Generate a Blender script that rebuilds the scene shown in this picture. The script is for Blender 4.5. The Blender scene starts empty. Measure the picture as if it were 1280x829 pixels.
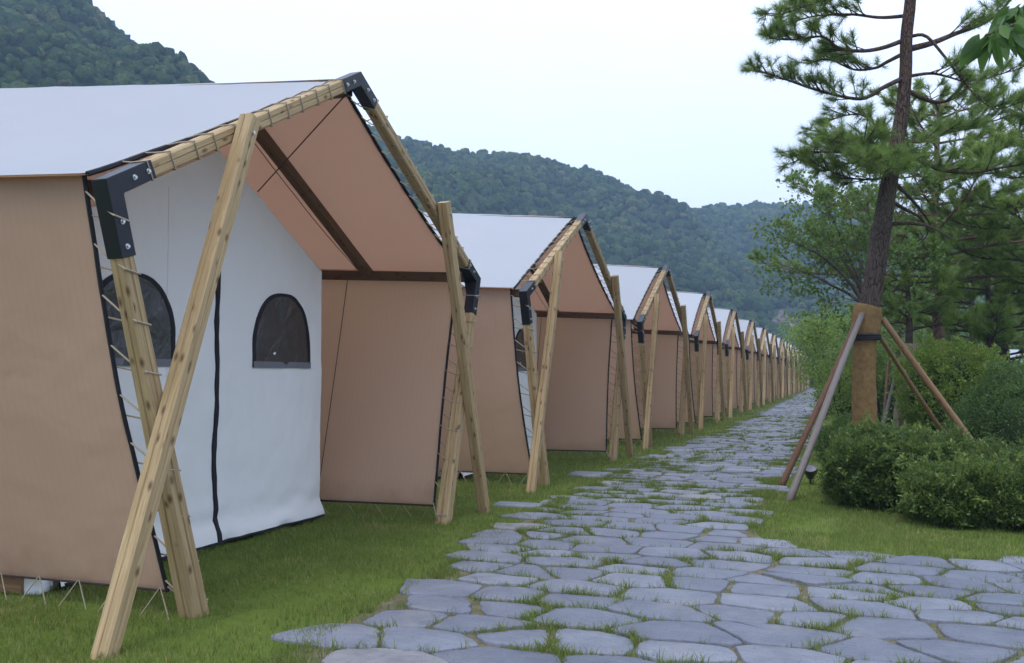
import bpy, math, random
import numpy as np
from mathutils import Vector, Matrix, noise as mnoise

random.seed(7); RNG = np.random.default_rng(7)
R = math.radians
scene = bpy.context.scene
COL = scene.collection

# ------------------------------------------------------------------ camera
F, CX, CY, EYE = 1112.0, 640.0, 414.5, 1.5
PITCH = math.atan((469.0 - CY) / F)
YAW = math.atan2(1055.2 - CX, F / math.cos(PITCH))
FWD = np.array([-math.sin(YAW) * math.cos(PITCH), math.cos(YAW) * math.cos(PITCH), math.sin(PITCH)])
RGT = np.array([math.cos(YAW), math.sin(YAW), 0.0])
UPV = np.cross(RGT, FWD)
cam = bpy.data.cameras.new('camera')
cam.sensor_width = 36.0
cam.lens = F / 1280.0 * 36.0
cam.clip_start = 0.05
cam.clip_end = 5000
co = bpy.data.objects.new('camera', cam); COL.objects.link(co)
co.matrix_world = Matrix(((RGT[0], UPV[0], -FWD[0], 0), (RGT[1], UPV[1], -FWD[1], 0), (RGT[2], UPV[2], -FWD[2], EYE), (0, 0, 0, 1)))
scene.camera = co

def at(px, py, depth):
    """the place in the world seen at a pixel of the 1280 px photograph, at a given depth"""
    return np.array([0, 0, EYE]) + depth * (FWD + RGT * (px - CX) / F - UPV * (py - CY) / F)

def ground_at(px, depth):
    p = at(px, 469, depth); p[2] = 0; return p

# ------------------------------------------------------------------ render settings
scene.render.engine = 'CYCLES'
scene.cycles.use_denoising = True
scene.cycles.max_bounces = 9
scene.cycles.diffuse_bounces = 6
scene.cycles.transparent_max_bounces = 8
scene.cycles.volume_bounces = 1
scene.view_settings.view_transform = 'Standard'
scene.view_settings.look = 'None'
scene.view_settings.exposure = 0.2
scene.view_settings.gamma = 1.0

SUN_EL, SUN_AZ = 62.0, 185.0      # azimuth clockwise from +Y, so +X is 90
w = bpy.data.worlds.new('World'); scene.world = w; w.use_nodes = True
nt = w.node_tree; nt.nodes.clear()
out = nt.nodes.new('ShaderNodeOutputWorld'); bg = nt.nodes.new('ShaderNodeBackground')
sky = nt.nodes.new('ShaderNodeTexSky'); sky.sky_type = 'NISHITA'; sky.sun_disc = False
sky.sun_elevation = R(SUN_EL); sky.sun_rotation = R(SUN_AZ); sky.dust_density = 4.0; sky.air_density = 1.0
mx = nt.nodes.new('ShaderNodeMix'); mx.data_type = 'RGBA'; mx.inputs[0].default_value = 0.86
tc = nt.nodes.new('ShaderNodeTexCoord'); nz = nt.nodes.new('ShaderNodeTexNoise'); nz.inputs['Scale'].default_value = 1.6; nz.inputs['Detail'].default_value = 4
cr = nt.nodes.new('ShaderNodeValToRGB')
cr.color_ramp.elements[0].position = 0.3; cr.color_ramp.elements[0].color = (0.81, 0.955, 1.24, 1)
cr.color_ramp.elements[1].position = 0.75; cr.color_ramp.elements[1].color = (0.93, 1.04, 1.30, 1)
sc_ = nt.nodes.new('ShaderNodeVectorMath'); sc_.operation = 'SCALE'; sc_.inputs['Scale'].default_value = 12.6
nt.links.new(tc.outputs['Generated'], nz.inputs['Vector']); nt.links.new(nz.outputs['Fac'], cr.inputs['Fac'])
# an overcast sky is brighter overhead than at the horizon
sp_ = nt.nodes.new('ShaderNodeSeparateXYZ'); mr_ = nt.nodes.new('ShaderNodeMapRange'); mr_.inputs[1].default_value = 0.15; mr_.inputs[2].default_value = 0.95
mr_.inputs[3].default_value = 10.9; mr_.inputs[4].default_value = 17.5
nt.links.new(tc.outputs['Generated'], sp_.inputs[0]); nt.links.new(sp_.outputs['Z'], mr_.inputs[0]); nt.links.new(mr_.outputs[0], sc_.inputs['Scale'])
nt.links.new(cr.outputs['Color'], sc_.inputs[0])
nt.links.new(sky.outputs['Color'], mx.inputs[6]); nt.links.new(sc_.outputs['Vector'], mx.inputs[7])
nt.links.new(mx.outputs[2], bg.inputs['Color']); bg.inputs['Strength'].default_value = 0.10
nt.links.new(bg.outputs['Background'], out.inputs['Surface'])

sun = bpy.data.lights.new('sun', 'SUN'); sun.energy = 1.1; sun.angle = R(18); sun.color = (1.0, 0.95, 0.88)
so = bpy.data.objects.new('sun', sun); COL.objects.link(so)
sd = Vector((math.sin(R(SUN_AZ)) * math.cos(R(SUN_EL)), math.cos(R(SUN_AZ)) * math.cos(R(SUN_EL)), math.sin(R(SUN_EL))))
so.rotation_euler = sd.to_track_quat('Z', 'Y').to_euler()
so.location = (20, 10, 40)

# ------------------------------------------------------------------ materials
def new_mat(name):
    m = bpy.data.materials.new(name); m.use_nodes = True
    m.node_tree.nodes.clear(); return m, m.node_tree

class NB:
    """small node-building helper"""
    def __init__(s, name):
        s.m, s.t = new_mat(name); s.out = s.n('ShaderNodeOutputMaterial')
    def n(s, typ, **kw):
        nd = s.t.nodes.new(typ)
        for k, v in kw.items(): setattr(nd, k, v)
        return nd
    def l(s, a, b): s.t.links.new(a, b)
    def coord(s, kind='Object', scale=(1, 1, 1)):
        c = s.n('ShaderNodeTexCoord'); mp = s.n('ShaderNodeMapping'); mp.inputs['Scale'].default_value = scale
        s.l(c.outputs[kind], mp.inputs['Vector']); return mp.outputs['Vector']
    def noise(s, vec, scale, detail=4, rough=0.55, dist=0.0):
        n = s.n('ShaderNodeTexNoise'); n.inputs['Scale'].default_value = scale; n.inputs['Detail'].default_value = detail
        n.inputs['Roughness'].default_value = rough; n.inputs['Distortion'].default_value = dist
        if vec is not None: s.l(vec, n.inputs['Vector'])
        return n.outputs['Fac']
    def ramp(s, fac, stops):
        r = s.n('ShaderNodeValToRGB'); e = r.color_ramp.elements
        while len(e) < len(stops): e.new(0.5)
        for k, (p, c) in enumerate(stops):
            e[k].position = p; e[k].color = (c[0], c[1], c[2], 1) if hasattr(c, '__len__') else (c, c, c, 1)
        s.l(fac, r.inputs['Fac']); return r.outputs['Color']
    def mix(s, a, b, fac, blend='MIX'):
        m = s.n('ShaderNodeMix'); m.data_type = 'RGBA'; m.blend_type = blend
        for sock, v in ((m.inputs[6], a), (m.inputs[7], b)):
            if isinstance(v, tuple): sock.default_value = (v[0], v[1], v[2], 1)
            else: s.l(v, sock)
        if isinstance(fac, (int, float)): m.inputs[0].default_value = fac
        else: s.l(fac, m.inputs[0])
        return m.outputs[2]
    def math(s, op, a, b=None):
        m = s.n('ShaderNodeMath'); m.operation = op
        for i, v in enumerate((a, b)):
            if v is None: continue
            if isinstance(v, (int, float)): m.inputs[i].default_value = v
            else: s.l(v, m.inputs[i])
        return m.outputs[0]
    def attr(s, name):
        a = s.n('ShaderNodeAttribute'); a.attribute_name = name; return a.outputs['Fac']
    def bump(s, h, strength=0.3, dist=0.02):
        b = s.n('ShaderNodeBump'); b.inputs['Strength'].default_value = strength; b.inputs['Distance'].default_value = dist
        s.l(h, b.inputs['Height']); return b.outputs['Normal']
    def principled(s, col, rough=0.7, normal=None, metal=0.0, spec=0.3):
        p = s.n('ShaderNodeBsdfPrincipled'); p.inputs['Roughness'].default_value = rough if isinstance(rough, (int, float)) else 0.5
        if not isinstance(rough, (int, float)): s.l(rough, p.inputs['Roughness'])
        p.inputs['Metallic'].default_value = metal; p.inputs['Specular IOR Level'].default_value = spec
        if isinstance(col, tuple): p.inputs['Base Color'].default_value = (*col, 1)
        else: s.l(col, p.inputs['Base Color'])
        if normal is not None: s.l(normal, p.inputs['Normal'])
        return p
    def done(s, shader, translucent=None, tfac=0.3):
        o = shader.outputs[0]
        if translucent is not None:
            t = s.n('ShaderNodeBsdfTranslucent'); 
            if isinstance(translucent, tuple): t.inputs['Color'].default_value = (*translucent, 1)
            else: s.l(translucent, t.inputs['Color'])
            mxs = s.n('ShaderNodeMixShader'); mxs.inputs[0].default_value = tfac
            s.l(o, mxs.inputs[1]); s.l(t.outputs[0], mxs.inputs[2]); o = mxs.outputs[0]
        s.l(o, s.out.inputs['Surface']); return s.m

def wood(name, light, dark, knot, weather=0.0):
    b = NB(name); uv = b.coord('UV', (1, 1, 1))
    st = b.n('ShaderNodeMapping'); st.inputs['Scale'].default_value = (11, 0.55, 1); b.l(uv, st.inputs['Vector'])
    g = b.noise(st.outputs[0], 3.0, 6, 0.6, 1.2)
    st2 = b.n('ShaderNodeMapping'); st2.inputs['Scale'].default_value = (60, 1.2, 1); b.l(uv, st2.inputs['Vector'])
    fine = b.noise(st2.outputs[0], 4.0, 3, 0.6)
    col = b.ramp(g, [(0.28, dark), (0.5, tuple(0.5 * (x + y) for x, y in zip(light, dark))), (0.68, light)])
    col = b.mix(col, dark, b.math('MULTIPLY', b.ramp(fine, [(0.5, 0), (0.75, 1)]), 0.35))
    st3 = b.n('ShaderNodeMapping'); st3.inputs['Scale'].default_value = (10, 4.6, 1); b.l(uv, st3.inputs['Vector'])
    v = b.n('ShaderNodeTexVoronoi'); v.voronoi_dimensions = '2D'; v.inputs['Scale'].default_value = 1.0; b.l(st3.outputs[0], v.inputs['Vector'])
    kn = b.ramp(v.outputs['Distance'], [(0.05, 1), (0.19, 0)])
    kmask = b.math('MULTIPLY', kn, b.ramp(b.noise(uv, 3.1, 2), [(0.44, 0), (0.50, 1)]))
    col = b.mix(col, knot, b.math('MULTIPLY', kmask, 0.85))
    oi = b.n('ShaderNodeObjectInfo'); hv = b.n('ShaderNodeHueSaturation'); mrn = b.n('ShaderNodeMapRange'); mrn.inputs[3].default_value = 0.80; mrn.inputs[4].default_value = 1.18
    b.l(oi.outputs['Random'], mrn.inputs[0]); b.l(mrn.outputs[0], hv.inputs['Value']); b.l(col, hv.inputs['Color']); col = hv.outputs['Color']
    if weather: col = b.mix(col, (0.2, 0.185, 0.17), b.math('MULTIPLY', b.noise(uv, 1.3, 5), weather))
    nrm = b.bump(b.math('ADD', b.math('MULTIPLY', fine, 0.6), b.math('MULTIPLY', kmask, -0.5)), 0.35, 0.004)
    return b.done(b.principled(col, 0.62, nrm, spec=0.25))

M = {}
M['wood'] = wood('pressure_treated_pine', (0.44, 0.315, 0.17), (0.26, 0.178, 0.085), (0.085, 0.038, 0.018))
M['wood_inner'] = wood('shaded_frame_timber', (0.15, 0.095, 0.055), (0.09, 0.055, 0.03), (0.05, 0.03, 0.02))  # darker copy of the frame wood, under-roof shade put into its colour
M['stake_grey'] = wood('weathered_grey_stake', (0.18, 0.152, 0.135), (0.10, 0.084, 0.073), (0.1, 0.08, 0.07), 0.3)
M['stake_brown'] = wood('brown_stake', (0.34, 0.20, 0.10), (0.20, 0.11, 0.055), (0.08, 0.045, 0.03))
M['stake_dark'] = wood('dark_stake', (0.17, 0.085, 0.045), (0.10, 0.05, 0.03), (0.05, 0.03, 0.02))

def canvas(name, col, var, wr=0.12, lines=0.0, trans=None, tf=0.2, rough=0.85, wscale=1.1, sheen_spec=0.12, dirt=0.45):
    b = NB(name); ob = b.coord('Object')
    n1 = b.noise(ob, 0.9, 5, 0.6); n2 = b.noise(ob, 7.0, 4, 0.6)
    c = b.mix(tuple(x * (1 - var) for x in col), tuple(min(1, x * (1 + var)) for x in col), b.math('ADD', b.math('MULTIPLY', n1, 0.7), b.math('MULTIPLY', n2, 0.3)))
    if lines:
        v = b.n('ShaderNodeTexWave'); v.wave_type = 'BANDS'; v.bands_direction = 'X'
        v.inputs['Scale'].default_value = 5.2; v.inputs['Distortion'].default_value = 0.6; v.inputs['Detail'].default_value = 2
        b.l(ob, v.inputs['Vector'])
        c = b.mix(c, tuple(x * 0.8 for x in col), b.math('MULTIPLY', b.ramp(v.outputs['Fac'], [(0.9, 0), (1.0, 1)]), lines))
    oi = b.n('ShaderNodeObjectInfo'); hv = b.n('ShaderNodeHueSaturation'); mrn = b.n('ShaderNodeMapRange'); mrn.inputs[3].default_value = 0.90; mrn.inputs[4].default_value = 1.07
    b.l(oi.outputs['Random'], mrn.inputs[0]); b.l(mrn.outputs[0], hv.inputs['Value']); b.l(c, hv.inputs['Color']); c = hv.outputs['Color']
    sepz = b.n('ShaderNodeSeparateXYZ'); b.l(ob, sepz.inputs[0])      # mud splash along the lower edge
    splash = b.math('MULTIPLY', b.ramp(b.math('ADD', sepz.outputs['Z'], b.math('MULTIPLY', n2, 0.5)), [(0.36, 1), (0.62, 0)]), dirt)
    c = b.mix(c, (0.16, 0.12, 0.08), splash)
    weave = b.noise(ob, 260, 1)
    wrk = b.noise(ob, wscale, 3, 0.5, 0.2)
    h = b.math('ADD', b.math('MULTIPLY', wrk, 1.0), b.math('MULTIPLY', weave, 0.012))
    p = b.principled(c, rough, b.bump(h, wr, 0.12), spec=sheen_spec)
    return b.done(p, trans, tf)
M['fly'] = canvas('white_roof_canvas', (0.53, 0.58, 0.63), 0.06, 0.22, 0.0, (0.80, 0.74, 0.69), 0.40)
M['tan'] = canvas('tan_canvas', (0.525, 0.405, 0.328), 0.09, 0.32, 0.45, (0.95, 0.735, 0.56), 0.55, wscale=1.6)
M['lining'] = canvas('tan_roof_lining', (0.57, 0.365, 0.26), 0.06, 0.18, 0.0, (0.80, 0.50, 0.35), 0.54)
M['flap'] = canvas('eave_flap_canvas', (0.53, 0.415, 0.325), 0.04, 0.10)
M['white_wall'] = canvas('white_wall_canvas', (0.71, 0.705, 0.69), 0.04, 0.24, 0.0, None, 0.0, 0.75, 1.6, 0.12, 0.0)

def simple(name, col, rough=0.6, spec=0.3, metal=0.0, var=0.15, scale=12, bump=0.15, bd=0.01):
    b = NB(name); ob = b.coord('Object'); n = b.noise(ob, scale, 5, 0.6)
    c = b.mix(tuple(x * (1 - var) for x in col), tuple(min(1, x * (1 + var)) for x in col), n)
    return b.done(b.principled(c, rough, b.bump(n, bump, bd), metal, spec))
M['steel'] = simple('black_painted_steel', (0.010, 0.011, 0.016), 0.40, 0.35, 0.0, 0.2, 30, 0.05)
M['bolt'] = simple('zinc_bolt', (0.6, 0.6, 0.6), 0.35, 0.5, 0.9, 0.1)
M['binding'] = simple('black_webbing', (0.022, 0.021, 0.026), 0.8, 0.2, 0, 0.2, 60)
M['rope'] = simple('pale_rope', (0.34, 0.285, 0.21), 0.9, 0.1, 0, 0.2, 90, 0.3)
M['cable'] = simple('dark_cord', (0.055, 0.035, 0.03), 0.8, 0.2)
M['housing'] = simple('black_lamp_housing', (0.018, 0.018, 0.02), 0.4, 0.5)
M['lens'] = simple('lamp_glass', (0.10, 0.11, 0.15), 0.35, 0.5, 0.0, 0.3, 25)
M['standin'] = simple('white_standin', (0.75, 0.77, 0.8), 0.4, 0.4)
M['rock'] = simple('rock_face', (0.20, 0.16, 0.15), 0.9, 0.1, 0, 0.35, 0.25, 0.9, 1.5)

def window_mat():
    b = NB('mesh_window'); ob = b.coord('Object')
    n = b.noise(ob, 5, 4, 0.6, 1.5)
    r0 = b.n('ShaderNodeMapping'); r0.inputs['Rotation'].default_value = (0.62, 0, 0); b.l(ob, r0.inputs['Vector'])
    st = b.n('ShaderNodeMapping'); st.inputs['Scale'].default_value = (1, 7.0, 1.3); b.l(r0.outputs[0], st.inputs['Vector'])
    streak = b.math('MULTIPLY', b.ramp(b.noise(st.outputs[0], 2.6, 2, 0.5, 0.3), [(0.60, 0), (0.66, 1)]), b.ramp(b.noise(ob, 60, 3, 0.7), [(0.40, 0), (0.62, 1)]))
    c = b.mix((0.028, 0.024, 0.023), (0.055, 0.05, 0.048), n)
    c = b.mix(c, (0.22, 0.21, 0.20), b.math('MULTIPLY', streak, 0.4))
    wr = b.noise(ob, 7.0, 3, 0.5, 0.6)
    return b.done(b.principled(c, 0.28, b.bump(wr, 0.5, 0.03), spec=0.5))
M['window'] = window_mat()
M['sill'] = simple('grey_webbing', (0.16, 0.16, 0.18), 0.8, 0.2)

def bark(name, a, bcol, upper=None):
    b = NB(name); ob = b.coord('Object', (1, 1, 0.20))
    v = b.n('ShaderNodeTexVoronoi'); v.feature = 'DISTANCE_TO_EDGE'; v.inputs['Scale'].default_value = 44
    n = b.noise(ob, 9, 5, 0.65)
    vm = b.n('ShaderNodeVectorMath'); vm.operation = 'ADD'; b.l(ob, vm.inputs[0])
    nn = b.n('ShaderNodeTexNoise'); nn.inputs['Scale'].default_value = 6; b.l(ob, nn.inputs['Vector'])
    sc = b.n('ShaderNodeVectorMath'); sc.operation = 'SCALE'; sc.inputs['Scale'].default_value = 0.12
    b.l(nn.outputs['Color'], sc.inputs[0]); b.l(sc.outputs[0], vm.inputs[1]); b.l(vm.outputs[0], v.inputs['Vector'])
    crack = b.ramp(b.math('ADD', v.outputs['Distance'], b.math('MULTIPLY', b.math('SUBTRACT', n, 0.5), 0.25)), [(0.0, 0.25), (0.10, 1)])
    c = b.mix(a, bcol, n)
    if upper:
        sep = b.n('ShaderNodeSeparateXYZ'); tcn = b.n('ShaderNodeTexCoord'); b.l(tcn.outputs['Object'], sep.inputs[0])
        mr = b.n('ShaderNodeMapRange'); mr.inputs[1].default_value = 4.0; mr.inputs[2].default_value = 6.5; b.l(sep.outputs['Z'], mr.inputs[0])
        c = b.mix(c, b.mix(upper, tuple(x * 0.6 for x in upper), n), mr.outputs[0])
    c = b.mix(tuple(x * 0.4 for x in a), c, crack)
    h = b.math('ADD', crack, b.math('MULTIPLY', n, 0.7))
    return b.done(b.principled(c, 0.92, b.bump(h, 0.9, 0.03), spec=0.1))
M['bark'] = bark('pine_bark', (0.072, 0.053, 0.041), (0.135, 0.105, 0.085), (0.16, 0.105, 0.085))
M['bark_red'] = bark('red_pine_bark', (0.21, 0.13, 0.10), (0.31, 0.21, 0.17))
M['bark_thin'] = bark('grey_bark', (0.13, 0.105, 0.085), (0.20, 0.165, 0.135))

def burlap():
    b = NB('burlap'); uv = b.coord('UV')
    wv = b.n('ShaderNodeTexWave'); wv.bands_direction = 'Y'; wv.inputs['Scale'].default_value = 22; wv.inputs['Distortion'].default_value = 2.5; wv.inputs['Detail'].default_value = 3
    b.l(uv, wv.inputs['Vector'])
    n = b.noise(b.coord('Object'), 14, 6, 0.7); f = b.noise(b.coord('Object', (1, 1, 3)), 110, 2)
    c = b.ramp(b.math('ADD', b.math('MULTIPLY', n, 0.6), b.math('MULTIPLY', f, 0.4)), [(0.3, (0.13, 0.080, 0.034)), (0.5, (0.25, 0.158, 0.068)), (0.7, (0.36, 0.245, 0.12))])
    c = b.mix(c, (0.13, 0.075, 0.028), b.math('MULTIPLY', wv.outputs['Fac'], 0.3))
    h = b.math('ADD', b.math('MULTIPLY', wv.outputs['Fac'], 0.5), b.math('ADD', n, f))
    return b.done(b.principled(c, 0.95, b.bump(h, 0.7, 0.012), spec=0.05))
M['burlap'] = burlap()
M['burlap_grey'] = simple('old_burlap', (0.25, 0.20, 0.15), 0.95, 0.05, 0, 0.3, 25, 0.5, 0.02)

def leafmat(name, c0, c1, c2, tf=0.35, tcol=None, rough=0.5, spec=0.3):
    b = NB(name); a = b.attr('tint')
    c = b.ramp(a, [(0.0, c0), (0.55, c1), (1.0, c2)])
    t = b.mix(c, tcol if tcol else tuple(min(1, x * 1.5) for x in c2), 0.5)
    return b.done(b.principled(c, rough, None, spec=spec), t, tf)
M['needle'] = leafmat('pine_needles', (0.075, 0.125, 0.030), (0.145, 0.225, 0.050), (0.27, 0.36, 0.085), 0.38)
M['needle_far'] = leafmat('distant_pine_needles', (0.09, 0.145, 0.032), (0.165, 0.245, 0.052), (0.28, 0.37, 0.085), 0.4)
M['hedge'] = leafmat('hedge_leaves', (0.036, 0.066, 0.018), (0.085, 0.138, 0.030), (0.20, 0.26, 0.06), 0.35, rough=0.5, spec=0.25)
M['leaf_light'] = leafmat('light_green_leaves', (0.08, 0.145, 0.028), (0.15, 0.24, 0.042), (0.27, 0.34, 0.065), 0.42)
M['leaf_mid'] = leafmat('mid_green_leaves', (0.06, 0.11, 0.03), (0.105, 0.18, 0.045), (0.19, 0.27, 0.065), 0.35)
M['leaf_olive'] = leafmat('olive_green_leaves', (0.045, 0.092, 0.022), (0.085, 0.155, 0.036), (0.17, 0.23, 0.05), 0.4)
M['leaf_big'] = leafmat('broad_leaves', (0.035, 0.085, 0.018), (0.065, 0.14, 0.026), (0.12, 0.21, 0.045), 0.4)
M['grass'] = leafmat('lawn_grass', (0.065, 0.112, 0.018), (0.128, 0.205, 0.029), (0.30, 0.275, 0.105), 0.35, rough=0.55)
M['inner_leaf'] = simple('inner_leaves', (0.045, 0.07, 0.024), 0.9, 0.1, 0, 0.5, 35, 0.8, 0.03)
M['twig'] = simple('hedge_twigs', (0.07, 0.052, 0.035), 0.9, 0.1, 0, 0.3, 20)

def forest_mat():
    b = NB('forest_canopy'); ob = b.coord('Object'); a = b.attr('tint')
    c = b.ramp(a, [(0.0, (0.030, 0.062, 0.022)), (0.45, (0.064, 0.115, 0.034)), (0.85, (0.125, 0.175, 0.05)), (1.0, (0.17, 0.18, 0.065))])
    n = b.noise(ob, 0.7, 5, 0.75); c = b.mix(c, b.mix(c, (0.02, 0.035, 0.015), 0.6), b.ramp(n, [(0.42, 1), (0.58, 0)]))
    n2 = b.noise(ob, 0.55, 6, 0.75)
    return b.done(b.principled(c, 0.9, b.bump(b.math('ADD', n, n2), 1.0, 1.6), spec=0.05))
M['forest'] = forest_mat()
M['hill'] = simple('hill_soil', (0.032, 0.05, 0.022), 0.95, 0.05, 0, 0.3, 0.2, 0.5, 1.0)

def ground_mat():
    b = NB('lawn_ground'); ob = b.coord('Object')
    n = b.noise(ob, 0.8, 6, 0.65); n2 = b.noise(ob, 14, 5, 0.7)
    f = b.math('ADD', b.math('MULTIPLY', n, 0.5), b.math('MULTIPLY', n2, 0.5))
    c = b.ramp(f, [(0.33, (0.075, 0.105, 0.02)), (0.52, (0.11, 0.15, 0.028)), (0.64, (0.135, 0.14, 0.055)), (0.72, (0.17, 0.13, 0.08))])
    return b.done(b.principled(c, 0.95, b.bump(n2, 0.8, 0.03), spec=0.05))
M['ground'] = ground_mat()
def bed_mat():
    b = NB('path_soil'); ob = b.coord('Object')
    n = b.noise(ob, 5, 6, 0.7); n2 = b.noise(ob, 40, 4, 0.7)
    c = b.ramp(n, [(0.35, (0.085, 0.10, 0.04)), (0.52, (0.15, 0.13, 0.085)), (0.68, (0.235, 0.195, 0.14))])
    return b.done(b.principled(c, 0.97, b.bump(n2, 0.8, 0.015), spec=0.05))
M['bed'] = bed_mat()
def stone_mat():
    b = NB('slate_flagstone'); ob = b.coord('Object'); a = b.attr('tint')
    n = b.noise(ob, 3.2, 7, 0.7, 0.4); sp = b.noise(ob, 70, 3, 0.6)
    st = b.n('ShaderNodeMapping'); st.inputs['Scale'].default_value = (1.0, 6.0, 1.0); st.inputs['Rotation'].default_value = (0, 0, 0.5); b.l(ob, st.inputs['Vector'])
    cl = b.noise(st.outputs[0], 5.0, 5, 0.65, 1.0)
    c = b.ramp(a, [(0.0, (0.150, 0.160, 0.195)), (0.5, (0.195, 0.206, 0.245)), (0.9, (0.25, 0.26, 0.295)), (1.0, (0.27, 0.258, 0.262))])
    c = b.mix(c, (0.085, 0.095, 0.125), b.math('MULTIPLY', b.ramp(n, [(0.35, 1), (0.62, 0)]), 0.5))
    c = b.mix(c, (0.29, 0.275, 0.25), b.math('MULTIPLY', b.ramp(b.noise(ob, 1.7, 6, 0.7), [(0.55, 0), (0.72, 1)]), 0.45))
    c = b.mix(c, (0.04, 0.045, 0.06), b.math('MULTIPLY', b.ramp(sp, [(0.60, 0), (0.68, 1)]), 0.55))
    h = b.math('ADD', b.math('MULTIPLY', cl, 0.8), b.math('ADD', b.math('MULTIPLY', n, 0.7), b.math('MULTIPLY', sp, -0.25)))
    return b.done(b.principled(c, b.ramp(n, [(0.3, 0.5), (0.7, 0.75)]), b.bump(h, 0.8, 0.022), spec=0.25))
M['stone'] = stone_mat()

# ------------------------------------------------------------------ mesh helpers
class MB:
    """collects shapes and links them as ONE mesh object"""
    def __init__(s): s.v = []; s.f = []; s.uv = []; s.mi = []; s.n = 0
    def add(s, verts, faces, uvs=None, mi=0):
        o = s.n
        for v in verts: s.v.append((float(v[0]), float(v[1]), float(v[2])))
        for k, f in enumerate(faces):
            s.f.append(tuple(i + o for i in f)); s.mi.append(mi)
            s.uv.append(uvs[k] if uvs else [(0, 0)] * len(f))
        s.n += len(verts)
    def box(s, c, size, mi=0):
        x, y, z = [k / 2 for k in size]
        vs = [(c[0] + a * x, c[1] + b * y, c[2] + d * z) for a in (-1, 1) for b in (-1, 1) for d in (-1, 1)]
        s.add(vs, [(0, 1, 3, 2), (4, 6, 7, 5), (0, 4, 5, 1), (2, 3, 7, 6), (0, 2, 6, 4), (1, 5, 7, 3)], None, mi)
    def beam(s, a, b, prof, side, v0=0.0, mi=0, caps=True, taper=(1, 1)):
        """sweep a closed profile [(p,q)] from a to b; p runs along 'side', q across it"""
        a = Vector(a); b = Vector(b); t = (b - a); L = t.length; t.normalize()
        e1 = Vector(side); e1 = (e1 - t * e1.dot(t)).normalized(); e2 = t.cross(e1)
        n = len(prof); per = [0]
        for k in range(n): per.append(per[-1] + math.dist(prof[k], prof[(k + 1) % n]))
        nseg = max(1, int(L / 0.6)); vs = []
        for j in range(nseg + 1):
            c = a + t * (L * j / nseg)
            tq = taper[0] + (taper[1] - taper[0]) * j / nseg
            for p, q in prof: vs.append(c + e1 * p * tq + e2 * q * tq)
        fs = []; uv = []
        for j in range(nseg):
            for k in range(n):
                k2 = (k + 1) % n
                fs.append((j * n + k, j * n + k2, (j + 1) * n + k2, (j + 1) * n + k))
                y0, y1 = v0 + L * j / nseg, v0 + L * (j + 1) / nseg
                uv.append([(per[k] + v0, y0), (per[k + 1] + v0, y0), (per[k + 1] + v0, y1), (per[k] + v0, y1)])
        if caps:
            fs.append(tuple(range(n - 1, -1, -1))); uv.append([(p * 0.3 + v0, q * 8) for p, q in prof[::-1]])
            fs.append(tuple(nseg * n + k for k in range(n))); uv.append([(p * 0.3 + v0, q * 8) for p, q in prof])
        s.add(vs, fs, uv, mi)
    def tube(s, pts, r, n=8, mi=0, caps=True, v0=0.0):
        pts = [Vector(p) for p in pts]; m = len(pts)
        rs = r if hasattr(r, '__len__') else [r] * m
        vs = []; fs = []; uv = []; e = None; acc = v0
        accs = []
        for j in range(m):
            t = (pts[min(j + 1, m - 1)] - pts[max(j - 1, 0)]).normalized()
            if e is None:
                e = t.orthogonal().normalized()
            else:
                e = (e - t * e.dot(t))
                e = e.normalized() if e.length > 1e-6 else t.orthogonal().normalized()
            b = t.cross(e)
            if j: acc += (pts[j] - pts[j - 1]).length
            accs.append(acc)
            for k in range(n):
                an = 2 * math.pi * k / n
                vs.append(pts[j] + (e * math.cos(an) + b * math.sin(an)) * rs[j])
        for j in range(m - 1):
            for k in range(n):
                k2 = (k + 1) % n
                fs.append((j * n + k, j * n + k2, (j + 1) * n + k2, (j + 1) * n + k))
                u0, u1 = k / n * 0.5, (k + 1) / n * 0.5
                uv.append([(u0, accs[j]), (u1, accs[j]), (u1, accs[j + 1]), (u0, accs[j + 1])])
        if caps:
            fs.append(tuple(range(n - 1, -1, -1))); uv.append([(0.1, v0)] * n)
            fs.append(tuple((m - 1) * n + k for k in range(n))); uv.append([(0.1, acc)] * n)
        s.add(vs, fs, uv, mi)
    def grid(s, fn, nu, nv, mi=0, flip=False):
        vs = []; fs = []; uv = []
        for i in range(nu + 1):
            for j in range(nv + 1): vs.append(fn(i / nu, j / nv))
        for i in range(nu):
            for j in range(nv):
                q = (i * (nv + 1) + j, (i + 1) * (nv + 1) + j, (i + 1) * (nv + 1) + j + 1, i * (nv + 1) + j + 1)
                fs.append(q[::-1] if flip else q); uv.append([(0, 0)] * 4)
        s.add(vs, fs, uv, mi)
    def build(s, name, mats, parent=None, smooth=False, angle=None, bevel=0):
        me = bpy.data.meshes.new(name); me.from_pydata(s.v, [], s.f)
        for m in (mats if isinstance(mats, (list, tuple)) else [mats]): me.materials.append(m)
        me.polygons.foreach_set('material_index', np.array(s.mi, dtype=np.int32))
        ul = me.uv_layers.new(name='UVMap')
        flat = np.array([c for f in s.uv for p in f for c in p], dtype=np.float32)
        ul.data.foreach_set('uv', flat)
        if smooth:
            me.polygons.foreach_set('use_smooth', np.ones(len(s.f), dtype=bool))
            if angle: me.set_sharp_from_angle(angle=R(angle))
        me.update()
        o = bpy.data.objects.new(name, me); COL.objects.link(o)
        if parent: o.parent = parent
        if bevel:
            bm = o.modifiers.new('bevel', 'BEVEL'); bm.width = bevel; bm.segments = 2; bm.limit_method = 'ANGLE'
        return o

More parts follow.
